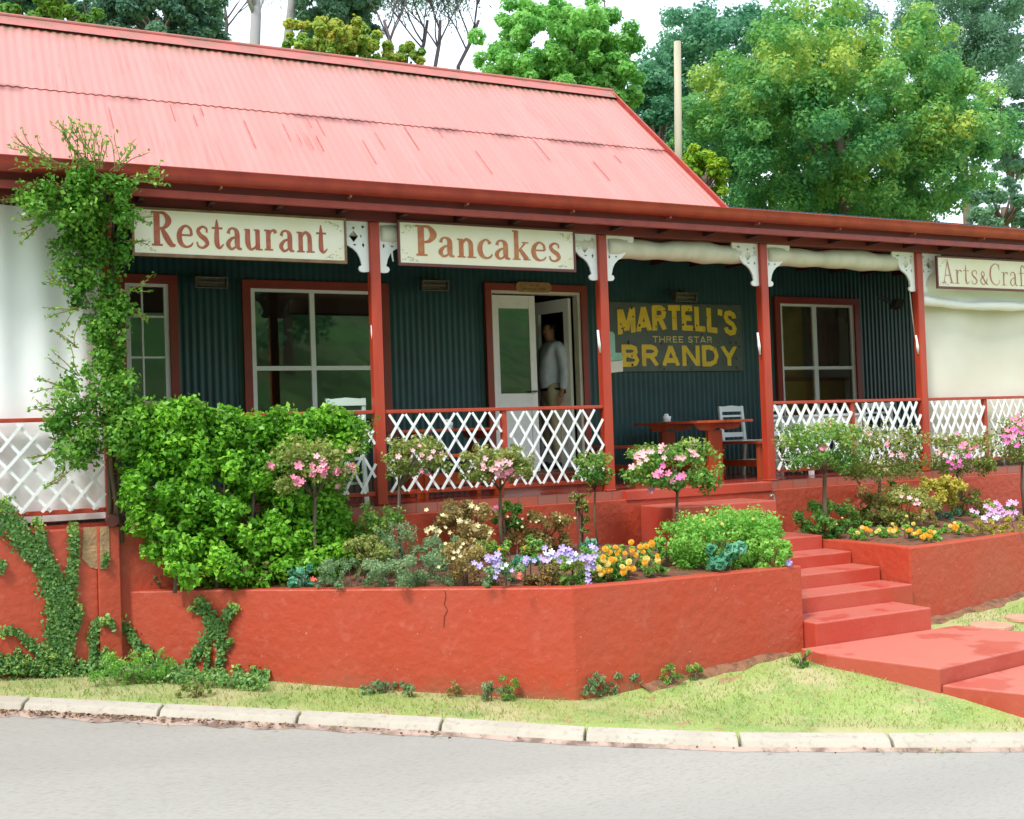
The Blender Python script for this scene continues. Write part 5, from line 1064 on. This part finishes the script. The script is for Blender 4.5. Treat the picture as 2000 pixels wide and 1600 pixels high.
# right planter
bush(1655, 1012, 40, 24, None, 'shadowy green filler between the dark rounded bush and the begonia', 'azalea_green', 900, .034, K=18, name='leafy_plant', cat='plant', tintb=.2)
bush(1725, 1022, 44, 20, None, 'mixed green leaves below the olive shrub', 'azalea', 900, .032, K=18, name='leafy_plant', cat='plant')
bush(1800, 1018, 34, 20, None, 'brownish green leaves left of the teal ground plant', 'brown', 700, .03, K=16, name='leafy_plant', cat='plant')
bush(1605, 1018, 60, 34, None, 'dark green rounded bush at the head of the right planter', 'azalea_green', 2600, .034, K=36, tintb=.2, ry=.3, fl=[('yellow', 3, 1625, 1015, 30, 14, .014)])
bush(1690, 1000, 42, 34, None, 'red flowered begonia under the second azalea trunk', 'redleaf', 1300, .034, name='begonia', K=24, tintb=.6, fl=[('red', 9, 1670, 992, 16, 9, .034), ('palepink', 5, 1712, 1002, 8, 5, .03), ('red', 4, 1625, 985, 8, 5, .028)], cat='flowers')
bush(1765, 1000, 44, 42, None, 'olive shrub with yellow tips left of the yellow shrub', 'azalea', 1900, .034, K=30, tintb=.6, fl=[('palepink', 5, 1785, 980, 12, 8, .028), ('yellow', 4, 1760, 1020, 18, 8, .022)])
bush(1829, 966, 46, 28, -.85, 'round bright yellow shrub against the red base wall', 'yellow', 2200, .036, K=34, ry=.26)
bush(1885, 985, 34, 42, -.55, 'dark olive shrub behind the yellow shrub', 'azalea', 1000, .034, K=20, tintb=.1)
bush(1755, 965, 22, 20, -.6, 'small dark green sapling left of the yellow shrub', 'azalea_green', 420, .04, name='sapling', K=10, tintb=.1, cat='plant')
bush(1850, 1012, 28, 16, None, 'teal ground plant below the yellow shrub', 'teal', 500, .034, name='teal_plant', K=14, cat='plant')
bush(1945, 1003, 44, 20, None, 'mound of mauve petunias at the right edge', 'azalea_green', 800, .03, name='petunia_plant', K=20, fl=[('mauve', 30, 1955, 998, 24, 9, .034), ('white', 8, 1925, 1012, 16, 5, .03)], cat='flowers')
bush(1915, 1033, 32, 14, None, 'yellow green edging plant below the petunias', 'yellow', 650, .03, name='edging_plant', K=14, tintb=.2, cat='plant')
bush(1985, 1028, 30, 14, None, 'yellow green edging plant cut by the right edge', 'yellow', 600, .03, name='edging_plant', K=14, tintb=.3, cat='plant')
for (u, v, lb) in [(1690, 1042, 'pale leafy marigold at the left rim of the right planter'), (1735, 1040, 'marigold with pale leaves right of it, mid rim of the right planter'), (1772, 1043, 'orange headed marigold at the middle of the right rim'), (1808, 1045, 'orange headed marigold below the teal ground plant'), (1862, 1035, 'small marigold beside the yellow green edging')]:
    bush(u, v, 26, 13, None, lb, 'lime', 480, .03, name='marigold', K=12, fl=[('orange', 5 if u > 1740 else 2, u, v-6, 12, 4, .026), ('yellow', 3, u, v-4, 12, 4, .022)], cat='flowers', group='marigolds in the right planter')
bush(1660, 1033, 30, 14, None, 'low light green edging left of the right planter marigolds', 'lime', 500, .03, name='edging_plant', K=12, cat='plant')
# weeds and grass
for (u, v, r, h, lm, lb) in [(800, 1352, 14, 9, 'grey', 'small weed at the foot of the left wall face'), (888, 1350, 14, 12, 'brown', 'dry brown weed right of the small one'), (955, 1357, 18, 13, 'grey', 'weed with a thin seed stalk'), (993, 1352, 18, 17, 'azalea_green', 'bright tufted weed left of the wall corner'), (1178, 1345, 36, 16, 'grey', 'widest weed patch right of the wall corner'), (1148, 1355, 20, 10, 'brown', 'dry weeds right at the wall corner'), (1222, 1335, 24, 14, 'grey', 'weeds between the wide patch and the bare soil'), (1313, 1325, 16, 14, 'azalea_green', 'dark green weed below the right wall face'), (1358, 1318, 15, 12, 'azalea_green', 'small weed left of the path end of the wall'), (1565, 1290, 16, 12, 'azalea_green', 'green tuft at the foot of the lowest step'), (750, 1345, 40, 8, 'grey', 'low grass fringe under the left wall face'), (260, 1315, 70, 22, 'lime', 'soft bright green fern clump below the looped creeper'), (70, 1310, 60, 14, 'ivy', 'dense clover at the left edge of the verge'), (380, 1352, 30, 10, 'grassblade', 'dry grass tuft behind the kerb')]:
    z = .1; v = v+h-h*1.45; r = int(r*1.3); h = h*1.45
    p = at(u, v+h, z=z)
    for _ in range(8): z = .5*z+.5*G(p.x, p.y); p = at(u, v+h, z=z)
    bush(u, v, r, h, p.y, lb, lm, int(20*r), .03, name='weed', K=max(8, r//2), cat='weed', group='weeds along the wall foot', ry=.06, ratio=.14, up=0, droop=-.9)
NB = 46000; ss_ = RNG.uniform(-3, 10.5, NB); nn_ = RNG.uniform(.0, 3.6, NB)**1.0; PB = []; TB = []
def inpl(x, y):
    if x > 9 and y > -1.95: return True
    if y > -.2: return True
    for i in range(len(PT)-1):
        a, b = PT[i], PT[i+1]
        if a[0] <= x <= b[0]: return y > a[1]+(b[1]-a[1])*(x-a[0])/(b[0]-a[0])-.02
    if 6.2 < x < 8.4 and y > -4.6+max(0, (6.9-x))*1.6: return True
    return x > 8 and y > -2.15
cl = lambda s, n: math.sin(s*1.7+n)*math.cos(n*2.3+s*.6)+.5*math.sin(s*4.1-n*3)
kbx = [k_.x for k_ in KB]; kby = [k_.y for k_ in KB]
for s, n in zip(ss_, nn_):
    x, y, _ = sP(s, n, 0)
    if inpl(x, y): continue
    if y < float(np.interp(x, kbx, kby))+.03: continue
    PB.append((x, y, G(x, y)+.008)); TB.append(.62-.22*n-.3*cl(s, n)+.2*RNG.normal())
g_ = leaves('grass', np.array(PB), .045, LM['grassblade'], None, tint=np.array(TB), up=0, ratio=.07, droop=-1.6, rnd=1); g_['kind'] = 'stuff'
DB, DT = [], []                                            # leaf litter caught along the kerb foot
for i in range(len(KF)-1):
    for _ in range(int(300*max(.03, 1-i/3.4))):
        p = KF[i].lerp(KF[i+1], random.random())+kn(i)*abs(random.gauss(0, .06)); DB.append((p.x, p.y, p.z-.012)); DT.append(random.random())
leaves('leaf_litter', np.array(DB), .03, leafmat('litter_leaf', (.10, .05, .03), (.24, .13, .07), (.42, .30, .18), .1), None, tint=np.array(DT), up=2)['kind'] = 'stuff'
DB = []
for (u0, u1, v0, c_) in [(1450, 1560, 1452, 260), (1700, 1860, 1455, 520), (1010, 1130, 1447, 200), (900, 960, 1440, 60)]:
    for _ in range(c_): p = at(random.uniform(u0, u1), v0+random.gauss(2, 4), z=-.14); DB.append((p.x, p.y, kz(sn(p.x, p.y)[0])-.10+random.random()*.02))
leaves('kerb_grass', np.array(DB), .05, LM['grassblade'], None, tint=RNG.random(len(DB))*.4, up=0, ratio=.08, droop=-1.4)['kind'] = 'stuff'
lt = at(1708, 1517, z=-.18); k = MB(); k.prism([(0, 0), (.07, .005), (.08, .03), (.02, .035)], (lt.x, lt.y, lt.z+.012), (1, 0, 0), (0, 1, 0), (0, .0, .012)); tag(k.build('litter', M['cream'], bevel=.003), 'small cream scrap of litter lying on the road', 'litter')
lt = at(85, 1551, z=.02); k = MB(); k.tube([(lt.x, lt.y, lt.z+.0), (lt.x+.07, lt.y+.01, lt.z+.012), (lt.x+.15, lt.y+.04, lt.z+.004)], .004, 5); tag(k.build('twig', M['bark']), 'thin brown twig lying on the road', 'twig')
# ---------------------------------------------------------------- trees behind
TM = {
 'round': leafmat('round_tree_leaf', (.07, .27, .10), (.20, .48, .12), (.58, .68, .13), .5),
 'blue': leafmat('hazy_green_leaf', (.08, .27, .15), (.15, .39, .20), (.26, .52, .26), .5),  # bluish cast of distance haze is put into the leaf colour
 'bright': leafmat('bright_leaf', (.15, .46, .09), (.28, .62, .14), (.42, .74, .22), .5),
 'yellowish': leafmat('yellow_tree_leaf', (.16, .36, .05), (.38, .52, .08), (.66, .60, .12), .45),
 'dark': leafmat('hazy_dark_leaf', (.10, .23, .15), (.16, .33, .20), (.26, .46, .26), .5),  # lightened and blued in the colour itself to stand for haze
 'euc': leafmat('gum_leaf', (.09, .19, .14), (.15, .27, .19), (.24, .36, .24), .4),
 'limey': leafmat('limey_leaf', (.14, .34, .02), (.30, .50, .03), (.50, .62, .05), .35),
}
def branch(k, p, d, L_, r, dep, spread=.5, up=.25, tips=None, kids=3):
    pts = [Vector(p)]; d = Vector(d).normalized()
    for i in range(4):
        d = (d+Vector((random.uniform(-1, 1), random.uniform(-1, 1), random.uniform(-.6, 1)))*.13).normalized(); pts.append(pts[-1]+d*L_/4)
    k.tube(pts, [r*(1-.12*i) for i in range(5)], 7 if dep > 1 else 4)
    if tips is not None and dep <= 1: tips.extend(pts[2:])
    if dep > 0:
        for q in range(kids):
            a = random.uniform(0, 6.28); nd = (d+Vector((math.cos(a), math.sin(a), 0))*spread+Vector((0, 0, up))*random.random()).normalized()
            branch(k, pts[random.choice([2, 3, 4])], nd, L_*random.uniform(.6, .8), r*.55, dep-1, spread, up, tips, kids)
def tree(u, v, ru, rv, y, lab, lm, n, size=.10, K=120, name='tree', squash=1, shell=.5, lump=.14, cr=(.16, .26), tb=.4, ta=.35, zc=0, lobes=None, group='trees behind the restaurant', bark='bark', tr=.16, gap=0):
    c = at(u, v, y=y); s = ppm(c); rx, rz_ = ru/s, rv/s; zb = G(c.x, y)-.1; e = empty(name, (c.x, y, zb), lab, 'tree', group)
    n = int(n*1.25); C = ell(K, c, (rx*.97, rx*.85, rz_*.97), shell, -.95, lump); R_ = RNG.uniform(cr[0], cr[1], len(C))*min(rx, rz_)
    P, d, idx = clumps(C, R_, n, .85, .45)
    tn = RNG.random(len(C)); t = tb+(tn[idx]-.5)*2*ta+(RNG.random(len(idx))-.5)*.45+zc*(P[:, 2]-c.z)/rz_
    if lobes:
        for (lu, lv, lr, lt) in lobes:
            q = at(lu, lv, y=y-rx*.6); dd = np.hypot(P[:, 0]-q.x, P[:, 2]-q.z)*s; t = t+lt*np.clip(1-dd/lr, 0, 1)
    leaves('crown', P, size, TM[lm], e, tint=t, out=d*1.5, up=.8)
    k = MB(); k.tube([(c.x, y, zb), (c.x+.1, y, zb+(c.z-zb)*.5), (c.x, y, c.z)], [tr*1.3, tr, tr*.5], 9)
    for _ in range(14):
        q = C[random.randrange(len(C))]; q = np.array(c)*.45+q*.55; k.tube([(c.x, y, c.z-rz_*.6), ((c.x+q[0])/2, (y+q[1])/2, (c.z-rz_*.5+q[2])/2), tuple(q)], [tr*.45, tr*.25, .02], 6)
    k.build('trunk', M[bark], e, smooth=True); return e
tree(1640, 258, 308, 225, 9, 'big round green tree with yellow patches right of the pole', 'round', 95000, .10, 520, zc=.12, tb=.36, ta=.22, cr=(.09, .16), shell=.42, lobes=[(1790, 255, 70, .5), (1680, 100, 120, .35), (1560, 80, 110, .3), (1870, 130, 60, .3), (1720, 320, 40, .3), (1440, 200, 90, .15), (1620, 270, 130, -.2), (1700, 220, 90, -.25), (1500, 380, 120, -.15), (1740, 90, 70, .4)])
tree(1420, 160, 195, 160, 14, 'dark blue green tree behind the pole', 'blue', 34000, .115, 240, cr=(.11, .18))
tree(1290, 260, 90, 130, 13, 'dark tree filling the gap beside the roof end', 'blue', 13000, .11, 90, tb=.25)
tree(1085, 122, 160, 125, 11, 'bright fresh green tree above the right end of the ridge', 'bright', 34000, .10, 210, zc=.1, cr=(.11, .18))
tree(1170, 150, 80, 80, 10.5, 'smaller bright green tree beside the fresh green one', 'bright', 8000, .12, 60, tb=.25)
tree(655, 108, 125, 66, 9.5, 'yellow green bushy tree above the middle of the ridge', 'yellowish', 20000, .085, 240, zc=.25, tb=.35, shell=.15, lump=.08, cr=(.10, .18), lobes=[(660, 60, 60, .3)])
tree(790, 130, 40, 40, 9.5, 'small yellow green bush right of the bushy yellow one', 'yellowish', 3000, .09, 30, tb=.25)
tree(310, 35, 128, 95, 15, 'dense dark green tree above the left part of the ridge', 'dark', 22000, .11, 170, tb=.4, cr=(.12, .22), shell=.4)
tree(100, 42, 95, 48, 12, 'low leafy tree between the two dark trees at the far left', 'yellowish', 4500, .11, 40, tb=.05)
tree(35, -20, 100, 62, 15, 'dark tree at the top left corner', 'dark', 13000, .11, 100, cr=(.12, .22))
tree(660, 25, 90, 85, 17, 'dark tree behind the yellow green bushy tree', 'dark', 11000, .11, 90, tb=.5, cr=(.12, .24), shell=.3)
tree(1372, 345, 52, 62, 7.5, 'lime yellow shrub beside the sloping end of the roof', 'limey', 4500, .085, 40)
tree(1960, 405, 95, 62, 12, 'low dark green bush at the right above the gutter', 'dark', 6000, .11, 45, tb=.5)
tree(1870, 70, 175, 150, 20, 'tall dark feathery tree at the top right', 'dark', 28000, .13, 190, tb=.55, cr=(.10, .20), shell=.2, lump=.25)
tree(1970, 250, 85, 210, 21, 'open dark tree along the right edge', 'dark', 15000, .13, 110, tb=.6, cr=(.09, .2), shell=.1, lump=.3)
tree(1640, 15, 34, 30, 22, 'small sprig of dark foliage left of the feathery tree', 'dark', 500, .15, 14, tb=.4)
def gum(u, vtop, y, lab, r, spread, dep, L_, leafn, lm='euc', bark='pale_bark', lean=0, kids=3, size=.12, vb=95, up=.25, spr=.22):
    p = at(u, vb, y=y); zb = G(p.x, y)-.1; e = empty('gum_tree', (p.x, y, zb), lab, 'tree', 'trees behind the restaurant'); k = MB(); tips = []
    top = at(u+lean, vtop, y=y)
    k.tube([(p.x, y, zb), p, p.lerp(top, .5)+Vector((.04, 0, 0)), top], [r*1.35, r*1.05, r*.95, r*.75], 10)
    for q in range(kids+1): 
        a = random.uniform(0, 6.28); b0 = p.lerp(top, random.uniform(.35, 1)); branch(k, b0, (math.cos(a)*spread, math.sin(a)*spread, 1), L_, r*.5, dep, spread, up, tips, kids)
    k.build('trunk', M[bark], e, smooth=True)
    T_ = np.array([tuple(t) for t in tips]); idx = RNG.integers(0, len(T_), leafn); P = T_[idx]+RNG.normal(size=(leafn, 3))*spr
    leaves('crown', P, size, TM[lm], e, tint=.4+.5*RNG.random(len(P)), up=.1, ratio=.16, droop=.8)
gum(497, -40, 16, 'pale smooth gum trunk above the ridge, the thicker left one of a pair', .125, .7, 3, 2.0, 900)
gum(560, -60, 17, 'pale gum trunk forking, the right one of a pair', .11, .5, 3, 2.0, 700, lean=12)
for (u, ln, lb, sp) in [(770, -20, 'thin dark leaning stems of a gum, leftmost of the sparse group', .5), (815, 20, 'sparse gum with crooked stems in the middle of the thin group', .6), (850, 10, 'slender leafy gum, second from the right of the thin group', .45), (895, 40, 'slender gum leaning right beside the fresh green tree', .5)]:
    gum(u, 40, 15+random.random()*2, lb, .05, sp, 3, 1.3, 4200, bark='thin_bark', lean=ln, size=.10, vb=130, spr=.3)
gum(1075, -30, 18, 'bare twiggy tree top above the fresh green tree', .05, .7, 3, 1.7, 700, bark='thin_bark', size=.12, vb=60)
gum(1180, -10, 20, 'sparse hanging twigs right of the fresh green tree', .03, 1.0, 2, 1.6, 420, bark='thin_bark', size=.14, vb=60)
gum(440, 20, 19, 'thin half bare tree left of the pale gum pair', .05, .7, 3, 1.3, 3000, bark='thin_bark', size=.10, vb=80)
tree(180, 30, 60, 60, 18, 'thin dark tree just right of the top left corner tree', 'dark', 5000, .11, 50, cr=(.12, .22), shell=.2)
tree(1560, 420, 200, 70, 14, 'dark undergrowth below the big round tree', 'dark', 12000, .11, 90, tb=.2)
tree(1730, 430, 160, 70, 13, 'dark shrubbery at the right foot of the big round tree', 'blue', 9000, .11, 70, tb=.2)
# pole
a, b = at(1323, 82, y=8), at(1325, 300, y=8); pm = mat('pole_wood', (.46, .42, .30), .85, var=(.36, .32, .24), vs=6, stretch=(1, 1, .15), bump=.3)
tag(MB().tube([(b.x, 8, .9), (b.x, 8, b.z), (a.x, 8, a.z)], [.085, .075, .072], 14).build('utility_pole', pm, smooth=True), 'plain grey wooden pole standing behind the roof end', 'pole')
# far side of the road, seen mirrored in the windows
for (x, y, r, lb) in [(-9, -27, 2.6, 'round tree on the grassy bank across the road, far left'), (1, -29, 3.0, 'round tree on the grassy bank straight behind the viewer'), (11, -28, 2.8, 'round tree on the grassy bank to the right of the viewer'), (-20, -30, 3.2, 'large round tree farther up the bank')]:
    z0 = kz(sn(x, y)[0])+min(.62*(-9.4-sn(x, y)[1]), 16)-.3; e = empty('tree', (x, y, z0), lb, 'tree', 'trees across the road'); C = ell(50, (x, y, z0+r*1.5), (r, r, r), .5); P, d, idx = clumps(C, r*.28, 3500, .9, .4)
    leaves('crown', P, .35, TM['blue'], e, out=d); MB().tube([(x, y, z0-.2), (x, y, z0+r*1.5)], [.25, .12], 8).build('trunk', M['bark'], e)
